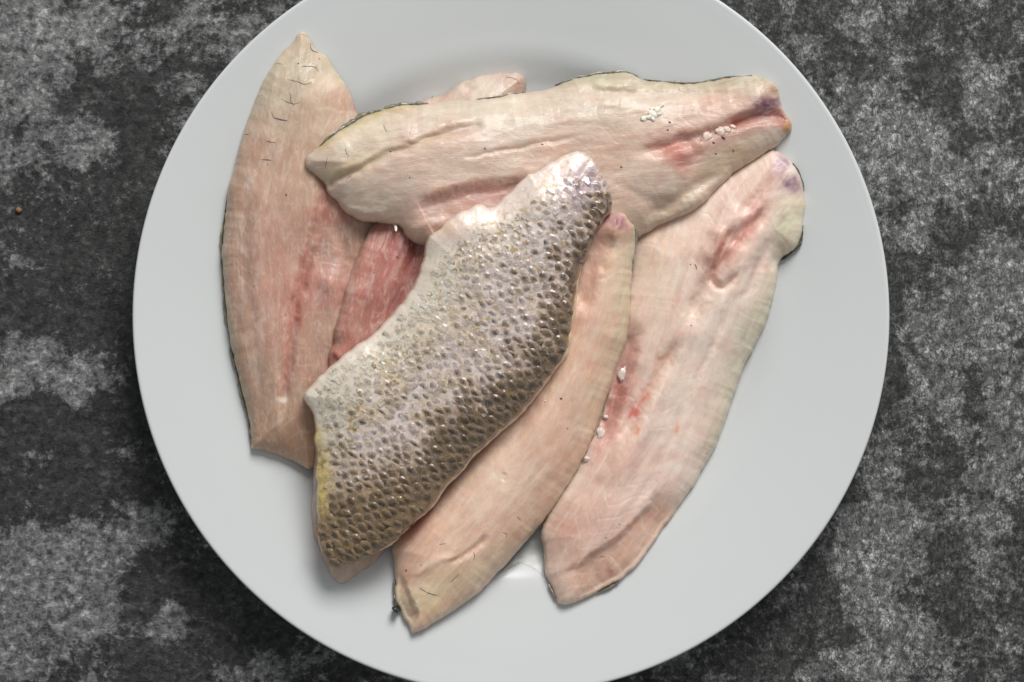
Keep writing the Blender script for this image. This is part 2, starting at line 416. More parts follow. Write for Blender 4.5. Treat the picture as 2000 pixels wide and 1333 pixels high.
def drape(mask, sig, it):
    m = mask.astype(float); wgt = np.maximum(gblur(m, sig), 1e-4); b = HM.copy()
    for _ in range(it):
        b = np.where(mask, gblur(b * m, sig) / wgt, b); b = np.where(mask, np.maximum(b, HM), b)
    b = np.where(mask, gblur(b * m, 3.0) / np.maximum(gblur(m, 3.0), 1e-4), b)
    # carry the edge value outwards so that rims sample sensibly
    mm = mask.astype(float); ext = b * mm
    for _ in range(6):
        e2 = gblur(ext * (mm > 0), 2.0); w2 = gblur((mm > 0).astype(float), 2.0)
        new = (mm == 0) & (w2 > 0.02); ext[new] = (e2 / np.maximum(w2, 1e-6))[new]; mm[new] = 1
    return np.where(mm > 0, ext, b)

def gsample(g, x, y):
    fx = np.clip((x - GX0) / GST, 0, len(gxs) - 1.001); fy = np.clip((y - GY0) / GST, 0, len(gys) - 1.001)
    ix = fx.astype(int); iy = fy.astype(int); tx = fx - ix; ty = fy - iy
    return (g[iy, ix] * (1 - tx) + g[iy, ix + 1] * tx) * (1 - ty) + (g[iy + 1, ix] * (1 - tx) + g[iy + 1, ix + 1] * tx) * ty

# ------------------------------------------------------------------ fillets
def chevron(P, al, ac, seed, per=34.0):
    """thin lines between the muscle flakes: V-shaped bands across the fillet"""
    ph = (al + 0.95 * np.abs(ac - 18) - 0.6 * np.maximum(np.abs(ac - 18) - 55, 0) * 2 + 26 * fbm(P[:, 0] / 70, P[:, 1] / 70, seed)) / per
    t = ph - np.floor(ph) - 0.5
    return np.exp(-(t / 0.055) ** 2) * smooth(-.25, .45, fbm(P[:, 0] / 60, P[:, 1] / 60, seed + 1)), t

class Fillet:
    def __init__(s, outline, axis, zref, T, W, feats=(), p=1.75, jit=1.5, seed=1, sig=14, edge=0.0, thick=None, spacing=2.4, lift=0.0, chev=None):
        s.f = S * (HC - zref) / HC; s.zref = zref; s.T = T; s.W = W; s.feats = feats; s.p = p; s.seed = seed; s.edge = edge; s.thick = thick; s.sp = spacing; s.chev = chev
        s.axis = catmull(axis, 12, False)
        o = catmull(outline, 5.0, True)
        nrm = np.roll(o, -1, 0) - np.roll(o, 1, 0); nrm = np.stack([nrm[:, 1], -nrm[:, 0]], 1); nrm /= np.maximum(np.linalg.norm(nrm, axis=1), 1e-6)[:, None]
        L = np.concatenate([[0], np.cumsum(np.linalg.norm(np.diff(o, axis=0), axis=1))])
        off = jit * (1.5 * fbm(L / 26, L * 0 + seed, seed, 3) + 0.7 * fbm(L / 7, L * 0, seed + 5, 2))
        s.out = o + nrm * off[:, None]; s.nrm = nrm
        a = 0.5 * np.sum(s.out[:, 0] * np.roll(s.out[:, 1], -1) - np.roll(s.out[:, 0], -1) * s.out[:, 1])
        if a < 0: s.out = s.out[::-1].copy(); s.nrm = -s.nrm[::-1]
        # outward normals
        t = np.roll(s.out, -1, 0) - np.roll(s.out, 1, 0); n = np.stack([t[:, 1], -t[:, 0]], 1); n /= np.maximum(np.linalg.norm(n, axis=1), 1e-6)[:, None]
        s.nrm = n
        # base from what lies below
        gp = np.stack([GP[:, 0] / s.f + CX, -GP[:, 1] / s.f + CY], 1)
        bb0 = s.out.min(0) - 5; bb1 = s.out.max(0) + 5
        near = (gp[:, 0] > bb0[0]) & (gp[:, 0] < bb1[0]) & (gp[:, 1] > bb0[1]) & (gp[:, 1] < bb1[1])
        idx = np.where(near)[0]; ins = inside(gp[idx], s.out); mask = np.zeros(len(gp), bool); mask[idx[ins]] = True
        s.base = drape(mask.reshape(HM.shape), sig, 14) + lift
        global_update = HM
        ii = idx[ins]; P = gp[ii]
        d, _, _ = poly_dist(P, s.out, True)
        top = gsample(s.base, GP[ii, 0], GP[ii, 1]) + s.rel(P, d)
        flat = global_update.ravel(); flat[ii] = np.maximum(flat[ii], top)
        s.loc = Vector((*s.w2(s.out.mean(0)[None])[0], 0.0))
        c = s.out.mean(0); s.loc.z = float(gsample(s.base, np.array([s.loc.x]), np.array([s.loc.y]))[0])
    def w2(s, P): return np.stack([(P[:, 0] - CX) * s.f, -(P[:, 1] - CY) * s.f], 1)
    def fib(s, P):
        q = s.axis; d, sd, fr = poly_dist(P, q); L = np.sum(np.linalg.norm(np.diff(q, axis=0), axis=1))
        t0 = q[1] - q[0]; t0 /= np.linalg.norm(t0); t1 = q[-1] - q[-2]; t1 /= np.linalg.norm(t1)
        al = fr * L + np.where(fr <= 0, np.minimum((P - q[0]) @ t0, 0), 0) + np.where(fr >= 1, np.maximum((P - q[-1]) @ t1, 0), 0)
        return al, d * sd
    def rel(s, P, d):
        """thickness (m) above the base at pixel points P whose distance to the rim is d"""
        x = np.clip(d / s.W, 0, 1)
        r = (1 - (1 - x) ** s.p) ** (1 / s.p)
        th = s.T
        if s.thick is not None:
            ax, tk = s.thick; al, _ = s.fib(P); Lx = np.sum(np.linalg.norm(np.diff(s.axis, axis=0), axis=1))
            th = s.T * np.interp(al / Lx, ax, tk)
        h = th * r
        if s.edge: h = np.maximum(h, np.minimum(s.edge * np.sqrt(np.clip(d / 6.0, 0, 1)), h + s.edge) * 1.0) if False else h + s.edge * np.sqrt(np.clip(d / 6.0, 0, 1)) * (1 - r)
        fade = smooth(0, 14, d)
        for ft in s.feats:
            if ft[0] == 'g':
                _, poly, sg, amp = ft[:4]
                dd, sd, fr = poly_dist(P + np.stack([fbm(P[:, 0] / 35, P[:, 1] / 35, 61), fbm(P[:, 0] / 35, P[:, 1] / 35, 62)], 1) * 7, catmull(poly, 15, False))
                wv = 1 + 0.25 * fbm(P[:, 0] / 40, P[:, 1] / 40, 31)
                endf = smooth(0, 0.22, fr) * smooth(0, 0.22, 1 - fr) if len(ft) < 5 else 1.0
                h = h + amp * 0.001 * np.exp(-(dd / (sg * wv)) ** 2) * endf * fade
            else:                                                       # step: one side of the line sits lower
                _, poly, sign, width, amp, reach = ft
                dd, sd, fr = poly_dist(P, poly)
                sdist = dd * sd * sign + 8 * fbm(P[:, 0] / 30, P[:, 1] / 30, 77)
                endf = smooth(0, 0.28, fr) * smooth(0, 0.28, 1 - fr)
                h = h + amp * 0.001 * smooth(-width * 0.3, width, sdist) * np.exp(-(np.maximum(sdist, 0) / reach) ** 2) * endf * fade
        al, ac = s.fib(P)
        if s.chev:
            ln_, t_ = chevron(P, al, ac, s.chev[1]); h = h - fade * s.chev[0] * 0.001 * ln_ + fade * s.chev[0] * 0.0006 * (0.25 - t_ * t_) * 2
        h = h + fade * 0.0006 * fbm(al / 110, ac / 55, s.seed + 40, 3) + fade * 0.00022 * fbm(al / 40, ac / 18, s.seed + 50, 3)
        h = h + fade * 0.00009 * fbm(al / 22, ac / 7, s.seed + 60, 3)
        return np.maximum(h, 0.0004 * np.clip(d / 2, 0, 1))
    def points(s):
        rings = [s.out]
        for dd in (0.7, 1.6, 3.0, 5.0):
            rings.append(s.out - s.nrm * dd)
        lo = s.out.min(0); hi = s.out.max(0); sp = s.sp
        xs = np.arange(lo[0], hi[0], sp); ys = np.arange(lo[1], hi[1], sp * 0.87)
        X, Y = np.meshgrid(xs, ys); X = X + (np.arange(len(ys)) % 2)[:, None] * sp * 0.5
        G = np.stack([X.ravel(), Y.ravel()], 1); G = G + (rng.random(G.shape) - 0.5) * sp * 0.25
        G = G[inside(G, s.out)]
        d, _, _ = poly_dist(G, s.out, True); G = G[d > 6.0]
        R = [s.out]
        for dd, q in zip((0.7, 1.6, 3.0, 5.0), rings[1:]):
            k = inside(q, s.out); q = q[k]
            dq, _, _ = poly_dist(q, s.out, True); R.append(q[dq > dd * 0.85])
        return np.vstack(R + [G])
    def cdt(s, P):
        n = len(s.out)
        res = delaunay_2d_cdt([Vector(map(float, p)) for p in P], [], [list(range(n))], 1, 1e-5)
        V = np.array([(v.x, v.y) for v in res[0]]); F = np.array([f for f in res[2]], dtype=np.int32)
        return V, F
    def topz(s, P):
        d, _, _ = poly_dist(P, s.out, True)
        W = s.w2(P); return gsample(s.base, W[:, 0], W[:, 1]) + s.rel(P, d)
    def body(s, name, parent, paint, mat, aux=None):
        P = s.points(); V, F = s.cdt(P)
        d, _, _ = poly_dist(V, s.out, True); W = s.w2(V); bz = gsample(s.base, W[:, 0], W[:, 1])
        z = bz + s.rel(V, d)
        al, ac = s.fib(V)
        col = paint(V, d, al, ac)
        # underside on the same rim points
        n = len(s.out); lo = s.out.min(0); hi = s.out.max(0)
        X, Y = np.meshgrid(np.arange(lo[0], hi[0], 14), np.arange(lo[1], hi[1], 14)); G = np.stack([X.ravel(), Y.ravel()], 1)
        G = G[inside(G, s.out)]; dg, _, _ = poly_dist(G, s.out, True); G = G[dg > 6]
        V2, F2 = s.cdt(np.vstack([s.out, G])); W2 = s.w2(V2); z2 = gsample(s.base, W2[:, 0], W2[:, 1])
        rim = {}
        for i in np.where(d < 1e-3)[0]: rim[(round(V[i, 0], 2), round(V[i, 1], 2))] = i
        mp = np.zeros(len(V2), int); extra = []
        for i in range(len(V2)):
            key = (round(V2[i, 0], 2), round(V2[i, 1], 2))
            if key in rim: mp[i] = rim[key]
            else: mp[i] = len(V) + len(extra); extra.append(i)
        extra = np.array(extra, int)
        VV = np.vstack([np.column_stack([W, z]), np.column_stack([W2[extra], z2[extra]])])
        CC = np.vstack([col, np.tile(lin((200, 175, 150)), (len(extra), 1))])
        a2, c2 = s.fib(V2[extra]); FB = np.vstack([np.column_stack([al, ac, al * 0 if aux is None else aux(V, al, ac) * 100]), np.column_stack([a2, c2, a2 * 0])]) / 100.0
        VV = VV - np.array(s.loc)
        # top faces must look up (pixel y points down, so flip winding where needed)
        def orient(Fc, up):
            a, b, c = VV[Fc[:, 0]], VV[Fc[:, 1]], VV[Fc[:, 2]]
            nz = (b[:, 0] - a[:, 0]) * (c[:, 1] - a[:, 1]) - (b[:, 1] - a[:, 1]) * (c[:, 0] - a[:, 0])
            fl = (nz > 0) != up; Fc = Fc.copy(); Fc[fl] = Fc[fl][:, ::-1]; return Fc
        FF = np.vstack([orient(F, True), orient(mp[F2], False)])
        me = tri_mesh(name, VV, FF, mat, CC, FB)
        return link(name, me, parent)
    def root(s, name, label, cat='fish fillet', group='raw fish fillets on the plate'):
        e = link(name, None); e.empty_display_size = 0.02; e.location = s.loc
        tag(e, label, cat, group); return e

class Painter:
    """flesh colours, with some shade under overlaps painted in, laid down in sRGB and handed to the mesh as linear reflectance"""
    def __init__(s, base, ops, seed, gain=1.19, sat=0.82, chev=0.0, strands=0, strand_len=40, streak=0.10):
        s.base = np.array(base, float); s.ops = ops; s.seed = seed; s.gain = gain; s.strands = strands; s.sl = strand_len; s.streak = streak; s.chev = chev; s.sat = sat
    def __call__(s, P, d, al, ac):
        c = np.tile(s.base, (len(P), 1))
        wob = np.stack([fbm(P[:, 0] / 45, P[:, 1] / 45, s.seed + 1), fbm(P[:, 0] / 45, P[:, 1] / 45, s.seed + 2)], 1) * 14
        Q = P + wob
        n = fbm(P[:, 0] / 60, P[:, 1] / 60, s.seed + 3)
        n2 = fbm(al / 60, ac / 9, s.seed + 4)
        for op in s.ops:
            k = op[0]
            if k == 'b':
                _, x, y, rx, ry, ang, rgb, st = op
                t = math.radians(ang); dx = Q[:, 0] - x; dy = Q[:, 1] - y
                u = dx * math.cos(t) + dy * math.sin(t); v = -dx * math.sin(t) + dy * math.cos(t)
                m = st * np.exp(-((u / rx) ** 2 + (v / ry) ** 2) ** 1.2)
            elif k == 's':
                _, poly, wd, rgb, st = op
                dd, sd, fr = poly_dist(P + wob * 0.45, catmull(poly, 15, False)); en = smooth(0, .25, fr) * smooth(0, .25, 1 - fr) if len(poly) > 2 else 1.0
                wv = wd * (0.75 + 0.5 * fbm(P[:, 0] / 25, P[:, 1] / 25, s.seed + 12)); m = 0.8 * st * en * (0.62 * np.exp(-(dd / np.maximum(wv, 1.0)) ** 2) + 0.38 * np.exp(-(dd / (2.6 * wd)) ** 2)) * (0.75 + 0.5 * fbm(P[:, 0] / 18, P[:, 1] / 18, s.seed + 13))
            elif k == 'side':
                _, poly, sign, wd, reach, rgb, st = op
                dd, sd, fr = poly_dist(P + wob * 0.3, catmull(poly, 15, False)); q = dd * sd * sign
                m = st * smooth(-wd * 0.4, wd, q) * np.exp(-(np.maximum(q, 0) / reach) ** 2) * smooth(0, .25, fr) * smooth(0, .25, 1 - fr)
            elif k == 'rim':
                _, poly, wd, rgb, st = op                     # along part of the outline only
                dd, _, fr = poly_dist(P, catmull(poly, 15, False)); m = st * np.exp(-(dd / wd) ** 2) * (0.75 + 0.5 * fbm(P[:, 0] / 9, P[:, 1] / 9, 5))
            if k == 'b' and min(op[3], op[4]) < 24: m = m * (0.95 + 0.6 * fbm(P[:, 0] / 9, P[:, 1] / 9, s.seed + 33, 3))
            m = np.clip(m * (1 + 0.35 * n), 0, 1)[:, None]
            c = c * (1 - m) + np.array(rgb, float) * m
        c = c * (1 + (s.streak * 0.55 * n2 + 0.03 * n)[:, None])
        pink = np.clip(fbm(P[:, 0] / 90, P[:, 1] / 90, s.seed + 8) * 0.5, -.5, .5)[:, None]
        c = c + np.maximum(pink, 0) * np.array([-4.0, -24.0, -26.0]) + np.maximum(-pink, 0) * np.array([18.0, 17.0, 14.0])
        mot = fbm(P[:, 0] / 24, P[:, 1] / 24, s.seed + 9, 3)[:, None]; c = c + np.maximum(mot, 0) * np.array([13.0, 12.0, 11.0]) + np.minimum(mot, 0) * np.array([2.0, 12.0, 12.0])
        if s.chev:
            ln_, _ = chevron(P, al, ac, s.seed + 14); k = (s.chev * ln_)[:, None]; c = c * (1 - k) + np.array([240, 226, 212.]) * k
        if s.strands:
            r = np.random.default_rng(s.seed)
            for _ in range(s.strands):
                i = r.integers(len(P)); L = s.sl * (0.5 + 1.4 * r.random()); sl = (r.random() - 0.5) * 0.30
                m = (np.abs(al - al[i]) < L); u = (al[m] - al[i]) / L; v = ac[m] - ac[i] - sl * (al[m] - al[i]) - 5 * u * u * (r.random() - .5)
                k = 0.30 * r.random() * np.exp(-(v / 1.6) ** 2) * (1 - u * u)
                c[m] = c[m] * (1 - k[:, None]) + np.array([246, 234, 222.]) * k[:, None]
        rimk = (0.42 * np.exp(-(d / 13.0) ** 2) * (0.7 + 0.6 * n))[:, None]; c = c * (1 - rimk) + np.array([206, 196, 174.]) * rimk
        gy = (c @ np.array([.3, .59, .11]))[:, None]; c = gy + (c - gy) * s.sat; return np.clip(lin(np.clip(c, 0, 255)) * np.array(s.gain), 0.005, 0.93)

def tube(name, fil, pts, r_px, parent, mat, lift=0.00002):
    """a thin thread lying on the fillet's surface"""
    q = catmull(pts, 4, False); n = len(q); z = fil.topz(q); W = fil.w2(q)
    c = np.column_stack([W, z + lift]); V = []; k = 5
    t = np.gradient(c, axis=0); t /= np.maximum(np.linalg.norm(t, axis=1), 1e-9)[:, None]
    sd = np.cross(t, [0, 0, 1.0]); sd /= np.maximum(np.linalg.norm(sd, axis=1), 1e-9)[:, None]; up = np.cross(sd, t)
    for i in range(n):
        rr = r_px * fil.f * (0.35 + 0.65 * math.sin(math.pi * (i + 0.5) / n)) * (0.7 + 0.6 * random.random())
        for j in range(k):
            a = 2 * math.pi * j / k; V.append(c[i] + 0.8 * rr * (math.cos(a) * sd[i] + 0.6 * math.sin(a) * up[i]))
    F = [(i * k + j, i * k + (j + 1) % k, (i + 1) * k + (j + 1) % k, (i + 1) * k + j) for i in range(n - 1) for j in range(k)]
    me = tri_mesh(name, np.array(V) - np.array(fil.loc), np.array(F), mat); return link(name, me, parent)

def blob(name, world, size, mat, parent=None, seed=0, sub=2, rough=0.35, loc0=(0, 0, 0), rot=0.0):
    import bmesh
    bm = bmesh.new(); bmesh.ops.create_icosphere(bm, subdivisions=sub, radius=1.0)
    co = np.array([v.co[:] for v in bm.verts])
    nz = fbm(co[:, 0] * 1.7 + seed * 3.1, co[:, 1] * 1.7 + co[:, 2] * 1.3, seed, 3)
    co = co * (1 + rough * nz)[:, None]
    me = bpy.data.meshes.new(name)
    F = [[v.index for v in f.verts] for f in bm.faces]; bm.free()
    co = co * np.array(size)
    cr, sr = math.cos(rot), math.sin(rot)
    co = np.column_stack([co[:, 0] * cr - co[:, 1] * sr, co[:, 0] * sr + co[:, 1] * cr, co[:, 2]])
    me = tri_mesh(name, co, np.array(F), mat)
    o = link(name, me, parent); o.location = Vector(world) - Vector(loc0); return o

def skin_rim(fil, parent, stretch, wmax, cols, seed, inner=9.0, drop=0.35, name='skin_edge', zup=0.0):
    """the fish skin that peeks out from under a fillet's cut edge along part of its outline"""
    q = catmull(stretch, 3.0, False); n = len(q)
    # nearest outline normal
    dd = ((q[:, None, :] - fil.out[None]) ** 2).sum(2); k = dd.argmin(1); base = fil.out[k]; nr = fil.nrm[k]
    for _ in range(4): nr = (np.roll(nr, 1, 0) + nr + np.roll(nr, -1, 0)); nr[0] = nr[1]; nr[-1] = nr[-2]
    nr /= np.maximum(np.linalg.norm(nr, axis=1), 1e-6)[:, None]
    t = np.arange(n) / max(n - 1, 1); L = np.arange(n) * 3.0
    wd = wmax * np.clip(np.sin(np.pi * t), 0, 1) ** 0.35 * np.clip(0.45 + 1.0 * fbm(L / 22, L * 0, seed), 0.0, 1.25) + 1.8 * np.abs(np.sin(L / 9 + 2 * fbm(L / 20, L * 0, seed + 2))) * np.sin(np.pi * t)
    off = np.array([-inner, -inner * 0.55, -1.0, 0.35, 0.75, 1.0, 0.9, -1.0]); V = []; C = []
    for j, o in enumerate(off):
        p = q + nr * (o if o < 0 else o * wd[:, None] if False else (o * wd))[..., None] if o >= 0 else q + nr * o
        W = fil.w2(p); bz = gsample(fil.base, W[:, 0], W[:, 1])
        hh = {0: 0.0006, 1: 0.0010, 2: 0.0016, 3: 0.0021, 4: 0.0017, 5: 0.0010, 6: 0.0002, 7: 0.0001}[j] + zup
        bumpz = 0.0005 * np.abs(np.sin(L / 7.0 + j * 1.1 + 2 * fbm(L / 18, L * 0 + j, seed + 9))) if 2 <= j <= 5 else 0
        V.append(np.column_stack([W, bz + hh + bumpz]))
        nn = fbm(L / 8, L * 0 + j * 1.7, seed + 4, 3) * 0.5 + 0.5
        ci = np.clip(nn * 1.9 - 0.45, 0, 1)[:, None]
        C.append((np.array(cols[0], float) * 0.7 + 44) * (1 - ci) + (np.array(cols[1], float) * 0.8 + 50) * ci)
    m = len(off); V = np.vstack(V) - np.array(fil.loc); C = lin(np.vstack(C))
    F = [];
    for j in range(m - 1):
        i = np.arange(n - 1); F.append(np.stack([j * n + i, j * n + i + 1, (j + 1) * n + i + 1, (j + 1) * n + i], 1))
    F = np.vstack(F)
    fb = np.column_stack([np.tile(L, m), np.repeat(off, n) * 8, np.full(n * m, 35.0)]) / 100
    return link(name, tri_mesh(name, V, F, M_SKIN, C, fb), parent)

def speck(fil, parent, x, y, rx, ry, ang, mat, name='speck', seed=0, h=0.0003):
    P = np.array([[x, y]], float); W = fil.w2(P)[0]; z = float(fil.topz(P)[0])
    return blob(name, (W[0], W[1], z), (rx * fil.f, ry * fil.f, h), mat, parent, seed + int(x), 1, 0.5, fil.loc, -math.radians(ang))

# ============================================================= A: long fillet on the left
A_out = [(591, 66), (566, 95), (538, 126), (514, 168), (497, 206), (479, 254), (465, 309), (448, 371), (438, 437), (434, 480), (436, 549), (444, 628), (457, 704), (474, 777),
         (486, 825), (491, 863), (492, 876), (521, 882), (555, 896), (583, 908), (607, 916), (640, 880), (665, 800), (695, 700), (722, 600), (738, 520), (742, 440), (735, 370), (720, 290), (698, 219), (690, 195), (676, 168),
         (655, 137), (638, 111), (621, 102), (607, 76)]
A_ridge = [(600, 300), (617, 364), (616, 420), (607, 490), (593, 549), (579, 618), (569, 687), (562, 742), (559, 790), (556, 850)]
A = Fillet(A_out, [(595, 60), (560, 250), (540, 450), (545, 680), (560, 920)], 0.016, 0.0135, 85,
           feats=[('g', A_ridge[2:], 9, -2.0), ('step', A_ridge[:5], -1, 30, -3.0, 160), ('g', [(640, 520), (660, 600), (640, 700)], 16, 1.3), ('g', [(500, 300), (485, 450), (500, 650), (520, 800)], 12, -0.7),
                  ('g', [(575, 150), (560, 230), (540, 300), (520, 400)], 12, -0.6), ('g', [(655, 430), (680, 500), (690, 560)], 12, -1.2)], seed=11, chev=(0.10, 35), thick=([0, .12, .4, .8, 1], [.45, .75, 1, .95, .7]), edge=0.0018)
PA = Painter((207, 178, 158), [
    ('b', 585, 150, 85, 150, 100, (216, 210, 188), .9), ('b', 520, 200, 60, 90, 110, (206, 198, 178), .6), ('b', 640, 210, 55, 90, 70, (214, 184, 162), .7),
    ('b', 530, 500, 75, 150, 0, (210, 160, 146), .75), ('b', 600, 330, 50, 80, 80, (208, 174, 152), .6),
    ('b', 690, 200, 30, 50, 60, (206, 160, 142), .7),
    ('side', A_ridge[:6], -1, 18, 110, (188, 134, 122), .75), ('b', 655, 420, 30, 60, 70, (176, 104, 94), .5), ('b', 715, 455, 26, 60, 80, (178, 148, 128), .8),  # red flesh, darkened with painted shade below the top fillet's edge
    ('b', 640, 570, 45, 110, 90, (196, 138, 130), .7), ('b', 665, 510, 12, 40, -25, (214, 186, 182), .55), ('b', 620, 700, 50, 110, 100, (200, 150, 140), .6),
    ('b', 500, 740, 55, 100, 80, (194, 166, 146), .8), ('b', 480, 620, 26, 150, 0, (192, 160, 142), .7), ('b', 545, 850, 80, 60, 0, (192, 158, 132), .8),
    ('s', A_ridge[2:8], 5, (196, 92, 84), .7), ('s', A_ridge[2:8], 34, (208, 146, 134), .5), ('s', [(579, 610), (577, 625)], 12, (186, 74, 66), .5), ('s', [(567, 715), (561, 750)], 8, (168, 52, 48), .75),
    ('b', 560, 776, 10, 7, 20, (236, 222, 210), .9), ('b', 557, 825, 8, 14, 0, (226, 206, 192), .6), ('b', 505, 360, 9, 22, 10, (232, 216, 206), .6),
    ('s', [(512, 470), (505, 560), (512, 640)], 5, (216, 186, 172), .5), ('s', [(530, 560), (515, 680), (520, 780)], 4, (220, 194, 178), .5),
    ('b', 590, 900, 30, 14, 20, (208, 170, 120), .6),
    ('rim', [(452, 370), (438, 437), (436, 549), (447, 628), (460, 704), (490, 830), (495, 872)], 12, (150, 138, 108), .75),
    ('rim', [(492, 876), (521, 884), (555, 898), (600, 914)], 7, (212, 194, 168), .9)], 21, gain=(.92, .88, .82), sat=.94, strands=110, chev=.30)
ra = A.root('fish_fillet', 'long pinkish fillet along the left rim of the plate with dark vein marks')
A.body('flesh', ra, PA, M_FLESH)
skin_rim(A, ra, [(446, 380), (438, 437), (434, 480), (436, 549), (444, 628), (457, 704), (474, 777), (486, 825), (491, 866)], 4.5, [(52, 54, 48), (150, 134, 92)], 3)
for pts, r in [([(593, 137), (606, 136), (621, 138), (626, 146)], 1.1), ([(567, 162), (580, 165), (590, 168), (600, 172), (614, 168)], 0.8), ([(589, 166), (589, 158)], .6), ([(555, 200), (570, 207), (580, 210), (590, 207)], .9),
               ([(570, 186), (574, 194), (573, 203), (579, 210), (579, 215)], .8), ([(541, 236), (552, 239), (567, 242)], 1.5), ([(541, 236), (536, 225)], .6), ([(526, 281), (536, 283), (544, 284)], .9), ([(517, 317), (527, 317), (536, 318)], 1.0),
               ([(610, 90), (610, 100), (615, 105), (624, 107)], 1.2), ([(592, 73), (602, 76), (608, 82)], .6), ([(540, 131), (548, 130), (558, 133)], .5), ([(495, 228), (503, 232)], .5), ([(483, 266), (491, 267)], .6), ([(508, 194), (517, 191)], .5)]:
    tube('vein', A, pts, r, ra, M_VEIN)
for x, y, a in [(565, 385, 2.2), (588, 131, 1.8), (627, 120, 1.5), (502, 560, 1.2), (528, 325, 1.2), (586, 297, 1.0)]: speck(A, ra, x, y, a, a * .8, 0, M_VEIN)

# ============================================================= D: broad fillet on the right
D_out = [(1513, 294), (1531, 305), (1552, 326), (1564, 352), (1573, 393), (1567, 449), (1556, 484), (1526, 509), (1519, 555), (1506, 611), (1478, 675), (1451, 731), (1430, 795), (1401, 872), (1358, 950),
         (1302, 1027), (1238, 1112), (1168, 1158), (1112, 1182), (1090, 1179), (1073, 1140), (1064, 1119), (1062, 1077), (1055, 1041), (1075, 990), (1105, 930), (1135, 850), (1165, 750), (1195, 650), (1212, 540), (1225, 460),
         (1290, 400), (1380, 350), (1450, 315), (1490, 298)]
D_seam = [(1500, 380), (1485, 414), (1440, 470), (1401, 513), (1370, 575), (1330, 650), (1267, 759), (1240, 810), (1200, 880), (1150, 960)]
D_cut = [(1290, 930), (1262, 990), (1210, 1041), (1150, 1085), (1076, 1119)]
D = Fillet(D_out, [(1540, 310), (1440, 460), (1370, 640), (1270, 880), (1080, 1180)], 0.017, 0.0135, 110,
           feats=[('g', D_seam[:6], 13, -2.8), ('g', D_seam[5:9], 12, -2.6), ('g', [(1452, 400), (1405, 460), (1365, 520)], 20, 1.6), ('g', [(1420, 555), (1460, 490), (1500, 440)], 18, 1.6), ('g', [(1440, 440), (1395, 500), (1385, 545), (1410, 560), (1450, 520)], 6, -1.6), ('step', D_cut, -1, 12, -2.6, 150), ('g', [(1510, 340), (1480, 390), (1420, 430)], 12, -1.3), ('g', [(1395, 440), (1400, 480), (1380, 520)], 12, 1.6),
                  ('g', [(1435, 470), (1410, 530), (1390, 560)], 14, 1.5), ('g', [(1450, 540), (1400, 600), (1350, 690)], 18, 1.0), ('g', [(1500, 440), (1480, 520), (1440, 600)], 10, -1.0), ('g', [(1530, 420), (1512, 470), (1508, 530)], 10, -1.2),
                  ('g', [(1240, 620), (1215, 720), (1192, 800), (1165, 880)], 20, -3.6), ('g', [(1330, 780), (1290, 900), (1230, 1000)], 10, -0.8), ('g', [(1300, 700), (1250, 850), (1180, 960)], 20, 1.4), ('g', [(1420, 600), (1380, 700), (1340, 780)], 8, -0.7)],
           seed=14, chev=(0.14, 47), thick=([0, .12, .4, .8, 1], [.7, .9, 1, .95, .7]), edge=0.0015)
PD = Painter((232, 207, 193), [
    ('b', 1300, 560, 60, 160, 20, (232, 208, 190), .8), ('b', 1370, 700, 60, 160, 25, (230, 212, 196), .8), ('b', 1280, 480, 70, 40, -30, (226, 196, 172), .7),
    ('b', 1470, 640, 30, 130, 25, (212, 204, 180), .8), ('b', 1420, 800, 28, 120, 22, (214, 202, 178), .75), ('b', 1390, 480, 60, 70, 30, (224, 190, 174), .7),
    ('b', 1540, 430, 32, 70, 10, (206, 198, 172), .85), ('b', 1470, 380, 50, 50, 0, (220, 184, 168), .7),
    ('side', D_cut, -1, 10, 120, (212, 170, 148), .8), ('b', 1150, 1020, 70, 60, -30, (210, 170, 154), .8), ('b', 1150, 1130, 80, 40, -25, (202, 164, 144), .7),
    ('b', 1100, 1050, 40, 50, 0, (196, 152, 136), .6), ('b', 1203, 780, 24, 130, 17, (192, 134, 124), .95), ('b', 1210, 900, 40, 80, 25, (218, 180, 162), .6),
    ('s', D_seam[:5], 8, (184, 108, 96), .9), ('s', [(1440, 440), (1395, 500), (1385, 545), (1410, 560)], 7, (196, 130, 116), .7), ('s', D_seam[4:8], 6, (208, 148, 120), .6), ('s', [(1390, 450), (1405, 480), (1380, 530)], 7, (202, 138, 122), .4),
    ('s', [(1500, 340), (1480, 395), (1450, 440)], 7, (198, 120, 108), .5), ('s', [(1260, 770), (1238, 805)], 6, (206, 92, 76), .55), ('b', 1236, 808, 14, 7, -50, (198, 78, 66), .75),
    ('b', 1236, 838, 7, 14, 10, (214, 140, 110), .6), ('b', 1318, 836, 6, 8, 0, (222, 160, 130), .6), ('b', 1186, 1118, 8, 5, 0, (206, 104, 92), .6),
    ('b', 1522, 316, 16, 24, 20, (146, 108, 126), .9), ('b', 1546, 360, 24, 17, 10, (120, 86, 108), .95), ('s', [(1500, 300), (1536, 330), (1558, 352)], 4, (240, 232, 228), .7), ('b', 1540, 335, 10, 8, 40, (228, 216, 208), .8),
    ('s', D_cut, 3.5, (196, 128, 104), .6), ('s', [(1330, 540), (1300, 640), (1268, 740)], 6, (214, 164, 136), .35),
    ('rim', [(1566, 400), (1567, 449), (1519, 555), (1506, 611), (1451, 731), (1430, 795), (1401, 872)], 16, (212, 206, 180), .7)], 33, gain=(1.06, 1.09, 1.10), sat=1.05, strands=150, chev=.34)
rd = D.root('fish_fillet', 'broad pale fillet lying along the right side with a dark purple upper corner')
D.body('flesh', rd, PD, M_FLESH)
skin_rim(D, rd, [(1567, 440), (1566, 462), (1556, 484), (1540, 500), (1526, 509)], 7, [(28, 34, 32), (74, 76, 58)], 5)
